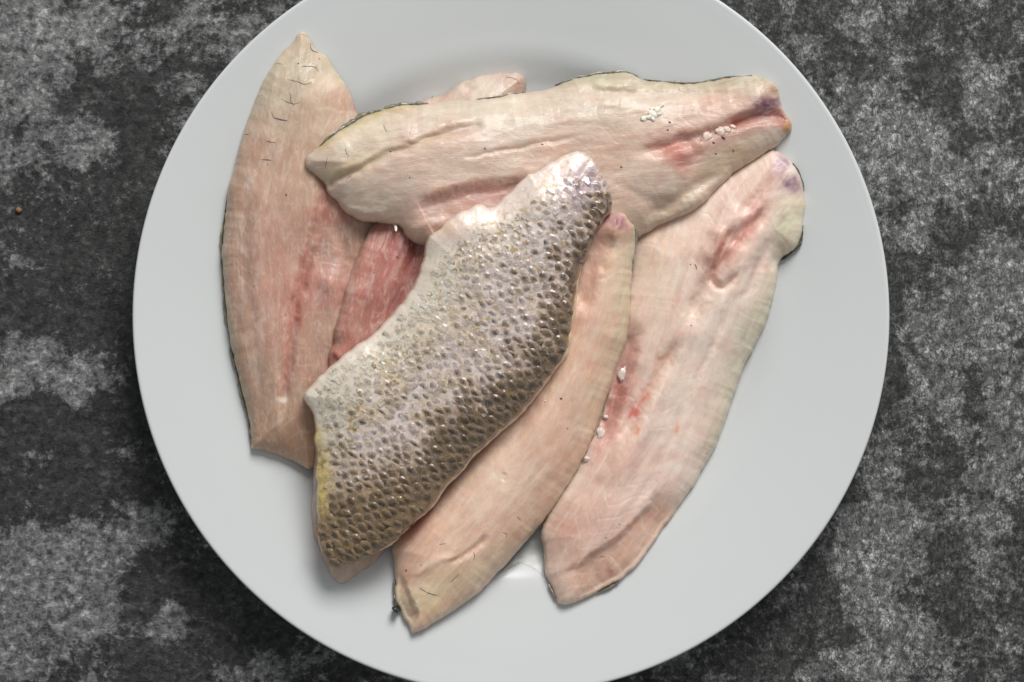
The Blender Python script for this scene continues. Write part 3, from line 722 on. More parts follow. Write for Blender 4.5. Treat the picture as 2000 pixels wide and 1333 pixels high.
skin_rim(D, rd, [(1546, 320), (1558, 338), (1565, 356), (1569, 375)], 3.5, [(40, 44, 44), (120, 116, 100)], 8)
skin_rim(D, rd, [(1210, 1136), (1190, 1148), (1168, 1158)], 3, [(50, 50, 44), (140, 128, 100)], 6)
skin_rim(D, rd, [(1072, 1140), (1078, 1152), (1086, 1170)], 4, [(70, 60, 60), (160, 140, 124)], 7)
for pts, r in [([(1355, 517), (1357, 522), (1358, 528)], 1.0), ([(1206, 1020), (1211, 1023)], .8), ([(1170, 1085), (1190, 1088)], .7)]: tube('vein', D, pts, r, rd, M_VEIN)
for x, y, a in [(1348, 636, 1.6), (1453, 706, 1.3), (1382, 886, 1.4), (1183, 1048, 1.6), (1346, 518, 1.6), (1310, 960, 1.0)]: speck(D, rd, x, y, a, a * .7, 30, M_VEIN)

# ============================================================= B: fillet buried under the others
B_out = [(1010, 134), (1024, 142), (1028, 165), (1010, 260), (985, 360), (960, 470), (930, 600), (890, 760), (840, 900), (790, 1010), (738, 1094), (700, 1122), (664, 1144), (640, 1120), (622, 1080), (610, 1052), (604, 1000), (608, 960),
         (612, 880), (625, 780), (641, 712), (641, 690), (652, 670), (652, 645), (668, 590), (690, 520), (712, 462), (730, 430), (750, 350), (775, 270), (800, 205), (830, 186), (862, 178), (900, 152), (950, 138)]
B = Fillet(B_out, [(1000, 120), (880, 330), (790, 560), (730, 800), (670, 1150)], 0.024, 0.0125, 75,
           feats=[('g', [(900, 150), (920, 180)], 10, -1.0), ('g', [(780, 430), (760, 520), (740, 620)], 20, 1.0), ('g', [(820, 440), (800, 540), (760, 640)], 14, -1.8), ('g', [(640, 705), (660, 690)], 8, -1.5)], seed=17,
           thick=([0, .15, .4, .8, 1], [.75, .9, 1, .8, .4]), edge=0.0012)
PB = Painter((208, 156, 140), [
    ('b', 940, 160, 150, 60, -15, (240, 241, 222), .95), ('b', 850, 190, 50, 20, -20, (236, 218, 200), .7), ('s', [(705, 480), (675, 580), (655, 660)], 20, (218, 178, 160), .7), ('b', 745, 545, 26, 90, 20, (206, 134, 122), .7),
    ('s', [(830, 440), (800, 540), (770, 600), (720, 660)], 26, (168, 96, 92), .7), ('b', 800, 470, 30, 40, 0, (158, 82, 80), .6), ('b', 785, 560, 14, 50, 30, (190, 150, 146), .5), ('b', 648, 700, 16, 18, 0, (204, 130, 112), .8),  # dark red inside, deepened by painted shade under the top fillet
    ('b', 610, 1000, 34, 80, 0, (238, 234, 218), .9), ('b', 680, 1120, 80, 50, -25, (242, 243, 222), .95),
    ('s', [(905, 150), (912, 190)], 5, (186, 154, 136), .5), ('b', 702, 562, 10, 5, 0, (232, 206, 196), .5), ('b', 702, 638, 8, 7, 0, (236, 216, 204), .6)], 41, gain=(.74, .63, .63), sat=1.05, strands=110, strand_len=30)
rb = B.root('fish_fillet', 'pink fillet buried beneath the others, its pale end poking out at the top')
B.body('flesh', rb, PB, M_FLESH)
for pts, r in [([(987, 145), (1000, 147), (1010, 152), (1014, 160)], .9), ([(840, 186), (843, 180)], .5)]: tube('vein', B, pts, r, rb, M_VEIN)
for pts in [([(702, 540), (735, 530), (760, 516)]), ([(715, 620), (703, 638), (694, 650)]), ([(690, 600), (703, 638)]), ([(745, 520), (765, 500)])]: tube('sinew', B, pts, .45, rb, M_PINKBIT)
speck(B, rb, 776, 503, 3, 1.3, 20, M_REDVEIN)

# ============================================================= C: fillet lying across the top
C_out = [(593, 315), (599, 303), (626, 282), (655, 257), (687, 238), (710, 223), (743, 212), (775, 203), (819, 199), (862, 194), (895, 190), (935, 188), (979, 181), (1023, 172), (1067, 166), (1093, 156), (1132, 143), (1167, 136), (1205, 132), (1237, 134), (1255, 145), (1293, 150),
         (1343, 155), (1387, 152), (1425, 145), (1474, 142), (1498, 145), (1515, 155), (1527, 171), (1530, 192), (1542, 215), (1554, 236), (1553, 250), (1542, 260), (1518, 286), (1489, 303), (1460, 321), (1430, 344), (1401, 370), (1378, 394), (1351, 414), (1313, 430), (1284, 444), (1246, 465),
         (1160, 490), (1050, 505), (930, 500), (860, 488), (824, 478), (810, 474), (792, 461), (782, 445), (776, 440), (763, 437), (734, 432), (702, 429), (672, 414), (655, 391), (634, 373), (632, 362), (611, 338), (596, 326)]
C_groove = [(634, 366), (660, 351), (687, 338), (745, 309), (792, 289), (850, 268), (930, 245)]
C_pit = [(790, 405), (813, 388), (871, 370), (915, 356), (979, 348), (1060, 330)]
C_mid = [(892, 313), (927, 309), (959, 300), (1010, 290), (1055, 277), (1140, 262)]
C_right = [(1230, 300), (1299, 286), (1345, 272), (1400, 255), (1445, 239), (1500, 222), (1548, 222)]
C = Fillet(C_out, [(590, 320), (800, 300), (1050, 290), (1300, 270), (1560, 215)], 0.032, 0.0150, 105,
           feats=[('g', C_groove, 9, -1.8, 0), ('g', [(640, 350), (700, 322), (760, 298), (850, 262)], 10, 1.0), ('g', C_mid, 5, -0.6), ('step', C_pit, 1, 24, -4.4, 110), ('g', [(800, 470), (830, 440), (880, 430)], 16, 1.5),
                  ('g', C_right, 12, -2.0), ('g', [(1440, 241), (1500, 222), (1552, 225)], 12, -2.6, 0), ('g', [(1100, 180), (1200, 175), (1330, 180), (1450, 175)], 8, -0.9), ('g', [(1150, 160), (1200, 158), (1250, 165)], 9, 0.8),
                  ('g', [(1190, 350), (1280, 400), (1340, 400)], 12, -0.6), ('g', [(1250, 425), (1330, 385), (1420, 330)], 14, -1.4), ('g', [(1320, 260), (1360, 300), (1330, 340)], 16, -1.0), ('g', [(640, 400), (700, 420), (760, 420)], 14, 1.0)],
           seed=23, chev=(0.10, 66), sig=16, thick=([0, .08, .3, .7, .93, 1], [.55, .8, 1, .95, .75, .55]), edge=0.0018)
PC = Painter((226, 208, 190), [
    ('b', 1000, 215, 330, 38, -3, (224, 216, 192), .7), ('b', 850, 330, 160, 55, -12, (226, 204, 184), .8), ('b', 700, 270, 90, 35, -28, (224, 212, 186), .8), ('b', 670, 330, 90, 14, -27, (218, 204, 160), .7),
    ('b', 720, 390, 80, 40, 10, (224, 208, 188), .8), ('b', 1000, 320, 150, 30, -12, (222, 196, 174), .6),
    ('side', C_pit, 1, 14, 90, (206, 164, 150), .9), ('b', 930, 380, 60, 20, -10, (192, 148, 140), .6), ('b', 830, 430, 40, 40, 0, (218, 186, 168), .7), ('b', 800, 460, 24, 18, 30, (214, 184, 162), .6),
    ('b', 1250, 300, 170, 70, -8, (220, 190, 168), .7), ('b', 1330, 290, 55, 40, -10, (202, 140, 124), .75), ('b', 1330, 312, 28, 34, 20, (190, 122, 112), .55), ('b', 1380, 260, 80, 30, -14, (208, 158, 142), .6),
    ('b', 1320, 400, 120, 30, -25, (222, 200, 172), .8), ('b', 1420, 310, 80, 24, -30, (222, 200, 168), .8), ('b', 1230, 390, 60, 30, 20, (222, 190, 166), .5), ('b', 1260, 350, 70, 30, 10, (226, 206, 184), .6),
    ('b', 1200, 155, 130, 20, 3, (212, 206, 178), .8), ('b', 1450, 170, 70, 22, 0, (216, 206, 180), .7), ('b', 1420, 200, 80, 22, -8, (218, 186, 164), .7),
    ('s', C_groove, 5, (204, 180, 128), .6), ('s', C_mid, 3, (206, 160, 124), .55), ('s', C_pit[1:5], 5, (202, 146, 118), .6), ('s', [(1255, 292), (1299, 286), (1345, 274)], 6, (206, 120, 100), .6),
    ('s', [(1400, 252), (1440, 240), (1490, 222), (1530, 212), (1556, 214)], 8, (176, 84, 76), 1.0), ('b', 1506, 196, 36, 14, -28, (128, 90, 108), .95), ('b', 1500, 210, 26, 8, -18, (168, 130, 134), .7), ('b', 1536, 226, 18, 12, 30, (174, 92, 82), .8), ('b', 1510, 232, 26, 12, -8, (206, 164, 156), .7),
    ('b', 1519, 168, 12, 14, 40, (160, 100, 52), .9), ('b', 1548, 240, 10, 16, 0, (176, 120, 60), .85), ('b', 1514, 174, 10, 8, 20, (232, 222, 218), .7),
    ('rim', [(625, 284), (655, 258), (687, 239), (743, 213), (800, 202)], 11, (196, 180, 112), .9), ('rim', [(1100, 156), (1167, 138), (1237, 137), (1293, 152), (1390, 153), (1500, 146)], 15, (176, 172, 140), .85),
    ('s', [(1080, 172), (1092, 178), (1096, 190)], 4, (236, 228, 206), .6)], 52, gain=(.86, .845, .86), sat=1.06, strands=150, chev=.26)
rc = C.root('fish_fillet', 'long cream fillet lying across the top of the pile, white crumb on it')
C.body('flesh', rc, PC, M_FLESH)
skin_rim(C, rc, [(622, 285), (655, 257), (687, 238), (710, 223), (743, 212), (775, 203), (819, 199), (835, 197)], 10, [(38, 42, 42), (134, 128, 96)], 12)
skin_rim(C, rc, [(930, 188), (979, 181), (1023, 172)], 2.5, [(100, 100, 86), (176, 168, 136)], 13)
skin_rim(C, rc, [(1085, 158), (1132, 143), (1167, 136), (1205, 132), (1237, 134), (1256, 146)], 4, [(84, 90, 82), (186, 182, 154)], 14)
skin_rim(C, rc, [(1262, 147), (1293, 150), (1343, 155), (1387, 152), (1425, 145), (1474, 142)], 3.5, [(84, 88, 80), (150, 146, 118)], 15)
for pts, r in [([(749, 244), (752, 252), (756, 258)], .8), ([(675, 291), (678, 302), (682, 306), (679, 311)], .7), ([(641, 304), (638, 316), (635, 329)], .6), ([(676, 352), (690, 340)], .5), ([(1330, 172), (1342, 176)], .5)]: tube('vein', C, pts, r, rc, M_VEIN)
for x, y, a, m in [(947, 291, 2.0, M_VEIN), (1059, 282, 2.4, M_REDVEIN), (763, 297, 1.8, M_VEIN), (801, 348, 1.6, M_VEIN), (1309, 238, 2.8, M_VEIN), (1305, 253, 2.2, M_VEIN), (1214, 326, 2.4, M_VEIN), (1395, 278, 2.6, M_REDVEIN), (1414, 268, 4, M_REDVEIN), (1400, 299, 2.2, M_REDVEIN), (1435, 292, 2.2, M_REDVEIN), (977, 355, 1.4, M_VEIN), (1330, 170, 1.4, M_VEIN)]:
    speck(C, rc, x, y, a * 1.2, a * .7, 30, m)
tube('spine_tag', C, [(768, 434), (772, 444), (773, 452)], 4.0, rc, M_FAT)

def scrap(fil, label, name, parts, mat, h, cat='scrap'):
    x, y = parts[0][:2]; P = np.array([[x, y]], float); W = fil.w2(P)[0]; z0 = float(fil.topz(P)[0])
    import bmesh
    V = []; F = []; off = 0
    for i, (px, py, rx, ry, ang) in enumerate(parts):
        Q = np.array([[px, py]], float); w_ = fil.w2(Q)[0]; zz = float(fil.topz(Q)[0])
        bm = bmesh.new(); bmesh.ops.create_icosphere(bm, subdivisions=3, radius=1.0)
        co = np.array([v.co[:] for v in bm.verts]); f = np.array([[v.index for v in q.verts] for q in bm.faces]); bm.free()
        co = co * (1 + 0.6 * fbm(co[:, 0] * 2.6 + px, co[:, 1] * 2.6 + co[:, 2] * 1.5 + py, 3 + i, 4))[:, None]
        t = -math.radians(ang); co = co * np.array([rx * fil.f, ry * fil.f, h])
        co = np.column_stack([co[:, 0] * math.cos(t) - co[:, 1] * math.sin(t), co[:, 0] * math.sin(t) + co[:, 1] * math.cos(t), co[:, 2]])
        V.append(co + np.array([w_[0] - W[0], w_[1] - W[1], zz - z0 + h * 0.4])); F.append(f + off); off += len(co)
    o = link(name, tri_mesh(name, np.vstack(V), np.vstack(F), mat)); o.location = (W[0], W[1], z0)
    tag(o, label, cat, 'loose scraps on the fillets'); return o
scrap(C, 'ragged white crumb of flesh lying on the long top fillet', 'flesh_crumb', [(1276, 222, 9, 7, 20), (1258, 231, 6, 5, 0), (1268, 228, 7, 4, -20), (1284, 214, 8, 6, -30), (1292, 206, 8, 2.5, -35), (1275, 231, 5, 4, 60), (1274, 212, 4, 4, 0), (1288, 221, 5, 4, 10)], M_FAT, 0.0005)
scrap(C, 'round pink scrap on the top fillet nearer the white crumb', 'flesh_scrap', [(1381, 267, 9, 11, 20)], M_PINKBIT, 0.0006)
scrap(C, 'pink scrap with brown fleck on the top fillet nearer its right end', 'flesh_scrap', [(1410, 256, 11, 9, -10), (1422, 252, 8, 7, 0), (1434, 246, 6, 4, 20)], M_PINKBIT, 0.0006)

# ============================================================= E: thick fillet in the lower middle
E_out = [(1180, 421), (1204, 415), (1222, 418), (1228, 427), (1241, 442), (1244, 461), (1241, 495), (1238, 531), (1236, 577), (1229, 660), (1214, 701), (1191, 776), (1172, 827), (1149, 883), (1112, 952), (1075, 1008), (1038, 1055), (1000, 1097), (945, 1157), (880, 1204), (805, 1245),
         (793, 1227), (780, 1204), (768, 1171), (768, 1138), (763, 1096), (763, 1073), (790, 1030), (840, 970), (900, 890), (970, 800), (1030, 720), (1060, 640), (1085, 560), (1115, 480), (1150, 440)]
E = Fillet(E_out, [(1215, 410), (1180, 600), (1110, 800), (980, 1000), (790, 1240)], 0.030, 0.0165, 95,
           feats=[('g', [(958, 1045), (930, 1072), (900, 1092), (870, 1106)], 6, -1.1), ('g', [(1190, 440), (1160, 530), (1130, 620)], 18, -2.5), ('step', [(775, 1120), (800, 1160), (815, 1200), (812, 1240)], 1, 10, -2.5, 60),
                  ('g', [(1215, 425), (1208, 445), (1195, 470)], 6, 1.2), ('g', [(790, 1130), (850, 1100), (900, 1085)], 8, 0.7), ('g', [(1100, 700), (1040, 800), (960, 900)], 16, -1.0), ('g', [(980, 940), (985, 925)], 4, -.6)],
           seed=29, chev=(0.07, 77), sig=18, thick=([0, .1, .4, .8, 1], [.55, .85, 1, .9, .6]), edge=0.0018)
PE = Painter((224, 185, 163), [
    ('b', 1200, 560, 30, 140, 8, (222, 196, 170), .7), ('b', 1220, 600, 14, 120, 6, (206, 194, 164), .7), ('b', 1170, 760, 22, 120, 25, (214, 194, 166), .6), ('b', 1050, 850, 70, 170, 35, (226, 190, 170), .7), ('b', 960, 960, 60, 110, 40, (228, 198, 180), .7),
    ('s', [(1190, 430), (1165, 500), (1140, 590), (1120, 660)], 18, (202, 146, 134), .65), ('b', 1206, 430, 26, 20, 30, (150, 96, 112), .95), ('s', [(1182, 424), (1170, 460)], 8, (176, 96, 96), .6), ('b', 1238, 462, 7, 34, 0, (176, 178, 160), .7),
    ('s', [(850, 985), (800, 1040), (778, 1062)], 14, (196, 108, 96), .7), ('b', 830, 1170, 70, 45, -35, (218, 198, 164), .85), ('b', 900, 1130, 70, 26, -35, (216, 192, 164), .6), ('b', 960, 1100, 90, 18, -45, (212, 188, 162), .6), ('b', 850, 1080, 60, 24, -20, (228, 190, 168), .6),  # first stroke paints the shade along the scaly fillet's edge
    ('s', [(812, 1128), (835, 1104), (870, 1094)], 5, (240, 222, 204), .5), ('b', 812, 1180, 10, 22, 20, (234, 222, 196), .6), ('s', [(958, 1045), (930, 1072), (900, 1092), (870, 1106)], 2.6, (196, 140, 114), .7), ('s', [(990, 932), (975, 942)], 3, (198, 140, 112), .6),
    ('b', 782, 1190, 12, 50, -15, (176, 164, 140), .8), ('s', [(1075, 690), (1090, 705), (1100, 712)], 4, (206, 142, 126), .5),
    ('rim', [(1236, 577), (1214, 701), (1172, 827), (1112, 952), (1038, 1055)], 10, (206, 190, 158), .6)], 63, gain=(1.08, 1.14, 1.13), sat=1.06, strands=130, chev=.16)
re_ = E.root('fish_fillet', 'thick smooth peach fillet directly beside the scaly one, tapering to bottom centre')
E.body('flesh', re_, PE, M_FLESH)
skin_rim(E, re_, [(768, 1138), (767, 1160), (770, 1180), (778, 1202)], 6, [(34, 38, 38), (96, 92, 80)], 31)
skin_rim(E, re_, [(1242, 446), (1244, 461), (1241, 495), (1239, 520)], 3, [(120, 128, 118), (180, 176, 150)], 32)
skin_rim(E, re_, [(1200, 746), (1191, 776), (1172, 827), (1149, 883), (1120, 938)], 2.2, [(150, 130, 100), (190, 166, 126)], 33)
skin_rim(E, re_, [(1088, 990), (1075, 1008), (1060, 1028)], 4, [(84, 68, 40), (190, 150, 60)], 34)
speck(E, re_, 770, 1196, 9, 7, 60, mat_plain('dark_skin_scrap', (44, 48, 48), 0.35, 0, 0.4, 900, 0.6), 'skin_scrap', 3, 0.0030)
for pts, r in [([(818, 1150), (830, 1158), (845, 1164), (855, 1166)], 1.0), ([(858, 1065), (870, 1063)], .7), ([(924, 1080), (927, 1088), (925, 1096)], .7), ([(1010, 1012), (1018, 1020)], .6), ([(980, 1042), (990, 1046), (988, 1053)], .7), ([(880, 1140), (890, 1130), (896, 1122)], .6), ([(806, 1174), (812, 1182), (817, 1183)], .6)]: tube('vein', E, pts, r, re_, M_VEIN)
for x, y, a, m in [(1096, 779, 2.4, M_VEIN), (1065, 784, 3.0, M_FAT), (792, 1118, 2.2, M_REDVEIN), (1109, 838, 1.2, M_VEIN), (822, 1106, 1.5, M_VEIN)]: speck(E, re_, x, y, a, a * .9, 0, m)

# pale bits wedged between the thick fillet and the broad one
for i, (x, y, rx, ry, ang, lb) in enumerate([(1217, 731, 9, 14, 15, 'largest pale translucent bit wedged beside the thick peach fillet, topmost'), (1173, 848, 8, 13, 10, 'pale angular bit in the gap left of the broad fillet, near its red spot'),
                                            (1183, 815, 5, 4, 0, 'tiny white bit in the gap between the two upper pale bits'), (1146, 896, 7, 5, -20, 'small white bit lowest in the gap beside the thick fillet')]):
    scrap(D, lb, 'fat_bit', [(x, y, rx, ry, ang)], M_BIT, 0.0007, 'fat bit')

# ============================================================= F: skin-side-up fillet on top
F_out = [(1130, 289), (1103, 298), (1075, 313), (1042, 335), (1032, 335), (1011, 356), (977, 387), (961, 402), (952, 404), (941, 394), (912, 404), (888, 416), (857, 442), (832, 462), (826, 485), (821, 510), (808, 547), (795, 568), (780, 590), (726, 650), (687, 677), (648, 708), (609, 744), (584, 777),
         (597, 802), (607, 833), (605, 865), (611, 892), (607, 923), (611, 958), (609, 986), (613, 1025), (615, 1079), (628, 1103), (644, 1117), (671, 1113), (714, 1098), (742, 1081), (769, 1063), (808, 1025), (843, 993), (870, 952), (898, 927), (917, 900), (948, 872), (985, 838), (1019, 808), (1056, 762), (1084, 724), (1107, 692), (1115, 660),
         (1118, 639), (1124, 602), (1128, 571), (1137, 522), (1149, 500), (1161, 467), (1177, 436), (1197, 408), (1198, 390), (1192, 365), (1177, 325), (1158, 301)]
axisF = [(1160, 300), (1030, 500), (900, 690), (760, 880), (620, 1090)]
def grow(out, pts_w):
    """push stretches of the outline outwards: (from, to, px)"""
    o = np.array(out, float); n = len(o); t = np.roll(o, -1, 0) - np.roll(o, 1, 0)
    a = 0.5 * np.sum(o[:, 0] * np.roll(o[:, 1], -1) - np.roll(o[:, 0], -1) * o[:, 1]); sg = 1 if a > 0 else -1
    nr = sg * np.stack([t[:, 1], -t[:, 0]], 1); nr /= np.linalg.norm(nr, axis=1)[:, None]; r = o.copy()
    wd = np.full(n, -3.0)
    for i0, i1, px in pts_w: wd[i0:i1] = px
    return [tuple(p) for p in (o + nr * wd[:, None])]
i_r0 = F_out.index((742, 1081)); i_r1 = F_out.index((1149, 500))
FB_out = grow(F_out, [(i_r0, i_r0 + 4, 2.0), (i_r0 + 4, i_r1 - 4, 4.5), (i_r1 - 4, i_r1, 2.0)])
HM_before = HM.copy()
FB = Fillet(FB_out, axisF, 0.046, 0.0105, 110, seed=37, sig=20, thick=([0, .15, .5, .85, 1], [.75, .95, 1, .9, .6]), edge=0.0018)
PFB = Painter((222, 194, 160), [('s', axisF, 60, (220, 190, 168), .5), ('rim', FB_out[i_r0:i_r1], 8, (222, 196, 150), .6)], 71)
rf = FB.root('fish_fillet', 'scaly silver and brown fillet lying skin side up on top of the pile')
FB.body('flesh', rf, PFB, M_FLESH)

class SkinTop(Fillet):
    pass
# scale lattice in fibre coordinates (along, across)
SKL, SKW = 25.0, 27.0
def lattice(al, ac):
    wa = al + 7 * fbm(al / 90, ac / 90, 81); wc = ac + 6 * fbm(al / 80, ac / 80, 82)
    return wa, wc
def skin_zone(P, al, ac):
    """0 belly .. 1 back, from the two traced edges"""
    dl, _, _ = poly_dist(P, F_out[0:23]); dr, _, _ = poly_dist(P, F_out[i_r0 - 3:F_out.index((1192, 365))])
    return dl / (dl + dr + 1e-6)
SK = SkinTop.__new__(SkinTop)
SK.__dict__.update(FB.__dict__)
def sk_init():
    o = catmull(F_out, 4.0, True); L = np.concatenate([[0], np.cumsum(np.linalg.norm(np.diff(o, axis=0), axis=1))])
    t = np.roll(o, -1, 0) - np.roll(o, 1, 0); n = np.stack([t[:, 1], -t[:, 0]], 1); n /= np.maximum(np.linalg.norm(n, axis=1), 1e-6)[:, None]
    a = 0.5 * np.sum(o[:, 0] * np.roll(o[:, 1], -1) - np.roll(o[:, 0], -1) * o[:, 1])
    if a < 0: o = o[::-1].copy(); n = -n[::-1]; n = -n; t = np.roll(o, -1, 0) - np.roll(o, 1, 0); n = np.stack([t[:, 1], -t[:, 0]], 1); n /= np.maximum(np.linalg.norm(n, axis=1), 1e-6)[:, None]
    sc = np.abs(np.sin(L / 11.0)) * 2.0
    SK.out = o + n * (1.3 * fbm(L / 14, L * 0, 91, 3) + sc - 1.0)[:, None]; SK.nrm = n
    SK.sp = 2.0; SK.T = 0.0115; SK.edge = 0.0042
sk_init()
CENT = None
def scale_centres():
    q = SK.axis; out = []
    al = np.arange(-20, 1100, SKL * 0.5)
    for i, a in enumerate(al):
        for c in np.arange(-320, 320, SKW):
            out.append((a, c + (SKW * 0.5 if i % 2 else 0)))
    return np.array(out)
def fib_to_px(al, ac):
    q = SK.axis; seg = np.linalg.norm(np.diff(q, axis=0), axis=1); cum = np.concatenate([[0], np.cumsum(seg)])
    x = np.interp(al, cum, q[:, 0]); y = np.interp(al, cum, q[:, 1])
    t = (q[-1] - q[0]) / np.linalg.norm(q[-1] - q[0])
    ex = np.where(al > cum[-1], al - cum[-1], np.where(al < 0, al, 0))
    nr = np.array([-t[1], t[0]])
    return np.stack([x + ac * nr[0] + ex * t[0], y + ac * nr[1] + ex * t[1]], 1)
cc = scale_centres(); CPX = fib_to_px(cc[:, 0], cc[:, 1])
CPX = CPX + (rng.random(CPX.shape) - 0.5) * 6.5 + np.stack([fbm(CPX[:, 0] / 80, CPX[:, 1] / 80, 83), fbm(CPX[:, 0] / 80, CPX[:, 1] / 80, 84)], 1) * 12
keep = inside(CPX, SK.out); CPX = CPX[keep]
dC, _, _ = poly_dist(CPX, SK.out, True); CPX = CPX[dC > 5]; dC = dC[dC > 5]
aC, bC = SK.fib(CPX); zC = skin_zone(CPX, aC, bC)
axT = SK.axis[-1] - SK.axis[0]; axT = axT / np.linalg.norm(axT); AXA = math.atan2(axT[1], axT[0])

def near_scale(P):
    """offset in the scale frame (along, across) and index of the nearest scale centre"""
    cell = 30.0; best = np.full(len(P), 1e9); bi = np.zeros(len(P), int)
    ck = np.floor(CPX / cell).astype(int); table = {}
    for i, (a, b) in enumerate(ck): table.setdefault((a, b), []).append(i)
    pk = np.floor(P / cell).astype(int); order = np.lexsort((pk[:, 1], pk[:, 0])); ps = pk[order]
    brk = np.where(np.any(np.diff(ps, axis=0) != 0, axis=1))[0] + 1
    for grp in np.split(order, brk):
        a, b = pk[grp[0]]; cand = [i for da in (-1, 0, 1) for db in (-1, 0, 1) for i in table.get((a + da, b + db), ())]
        if not cand: continue
        D = ((P[grp][:, None] - CPX[cand][None]) ** 2).sum(2); j = D.argmin(1); best[grp] = D[np.arange(len(grp)), j]; bi[grp] = np.array(cand)[j]
    off = P - CPX[bi]; u = off @ axT; v = off[:, 0] * -axT[1] + off[:, 1] * axT[0]
    return u, v, bi, np.sqrt(best)

_rel0 = Fillet.rel
def sk_rel(P, d):
    h = _rel0(SK, P, d) + 0.0006 * np.clip(d / 2, 0, 1)
    u, v, bi, r = near_scale(P)
    z = zC[bi]; amp = 0.00018 * smooth(0.06, 0.35, z)
    return h + amp * np.exp(-((u / 7.0) ** 2 + (v / 10.0) ** 2)) * smooth(0, 8, d)
SK.rel = sk_rel

def pigment(P, z, al):
    """how dark the skin is (0..1): back edge, lower end, blotches"""
    n = fbm(P[:, 0] / 45, P[:, 1] / 45, 101, 4); n2 = fbm(P[:, 0] / 14, P[:, 1] / 14, 102, 3)
    k = smooth(0.52, 0.98, z + 0.20 * n)
    low = smooth(830, 1060, P[:, 1] + 0.25 * (P[:, 0] - 600) + 70 * n) * smooth(0.05, 0.3, z)
    k = np.clip(k + 0.22 * smooth(0.80, 0.97, z + 0.08 * n2), 0, 1.15)
    return np.clip(0.95 * k + 0.95 * low * (1 - 0.3 * k) + 0.22 * n2 * smooth(0.2, 0.5, z), 0, 1)
def skin_colour(P, z, al):
    pg = pigment(P, z, al)
    lilac = np.array([222, 207, 203.]); cream = np.array([224, 213, 198.]); brown = np.array([122, 98, 72.]); dark = np.array([70, 64, 58.]); gold = np.array([190, 164, 104.]); purple = np.array([176, 152, 166.])
    n = fbm(P[:, 0] / 30, P[:, 1] / 30, 103, 4)
    c = cream + (lilac - cream) * smooth(0.12, 0.5, z)[:, None]
    m = smooth(0.15, 0.7, n + 0.35)[:, None] * 0.22 * (smooth(0.1, 0.3, z) * (1 - smooth(.75, .95, z)) * smooth(430, 640, P[:, 1]))[:, None]; c = c * (1 - m) + gold * m
    c = c + (np.array([200, 178, 166.]) - c) * smooth(0.20, 0.75, pg)[:, None] * 0.8
    c = c + (np.array([112, 96, 84.]) - c) * smooth(0.62, 1.0, pg)[:, None] * 0.85
    lw = (smooth(880, 1060, P[:, 1] + 0.2 * (P[:, 0] - 650) + 40 * n) * 0.6)[:, None]; c = c * (1 - lw) + np.array([156, 130, 96.]) * lw
    tp = (np.exp(-(((P[:, 0] - 1140) / 50) ** 2 + ((P[:, 1] - 345) / 45) ** 2)) * 0.75)[:, None]; c = c * (1 - tp) + purple * tp
    bare = smooth(470, 330, P[:, 1] * 0.75 + P[:, 0] * 0.25 - 20 + 0 * n)
    wt = (np.exp(-(poly_dist(P, [(1100, 300), (1000, 375), (950, 420), (890, 450)])[0] / 42) ** 2) * 0.85)[:, None]; c = c * (1 - wt) + np.array([232, 214, 204.]) * wt
    ye = np.exp(-(poly_dist(P, [(604, 850), (622, 900), (618, 960), (616, 1000)])[0] / 22) ** 2)[:, None] * 0.85; c = c * (1 - ye) + np.array([214, 190, 112.]) * ye
    ll = np.exp(-(poly_dist(P, [(590, 780), (650, 830), (640, 880)])[0] / 32) ** 2)[:, None] * 0.45; c = c * (1 - ll) + np.array([206, 200, 186.]) * ll
    og = np.exp(-(((P[:, 0] - 872) / 30) ** 2 + ((P[:, 1] - 445) / 20) ** 2))[:, None] * 0.5; c = c * (1 - og) + np.array([220, 180, 150.]) * og
    return c, pg
def paint_skin(P, d, al, ac):
    z = skin_zone(P, al, ac); c, pg = skin_colour(P, z, al)
    u, v, bi, r = near_scale(P)
    n = fbm(P[:, 0] / 6, P[:, 1] / 6, 111, 3); ed = smooth(6.5, 11.5, r + 2.5 * n)
    # ochre outlines of the scale pockets, strongest away from the belly
    k = (ed * smooth(0.0, 0.22, z) * (0.25 + 0.55 * smooth(-.2, .6, fbm(P[:, 0] / 50, P[:, 1] / 50, 113))) * smooth(-0.3, 0.5, n + .1))[:, None]
    c = c * (1 - k) + (np.array([150, 122, 70.]) * (1 - pg[:, None]) + np.array([112, 84, 40.]) * pg[:, None]) * k
    return np.clip(lin(np.clip(c, 0, 255)) * 1.15, 0.01, 0.9)
SK.body('skin', rf, paint_skin, M_SKIN, lambda V, al, ac: pigment(V, skin_zone(V, al, ac), al))

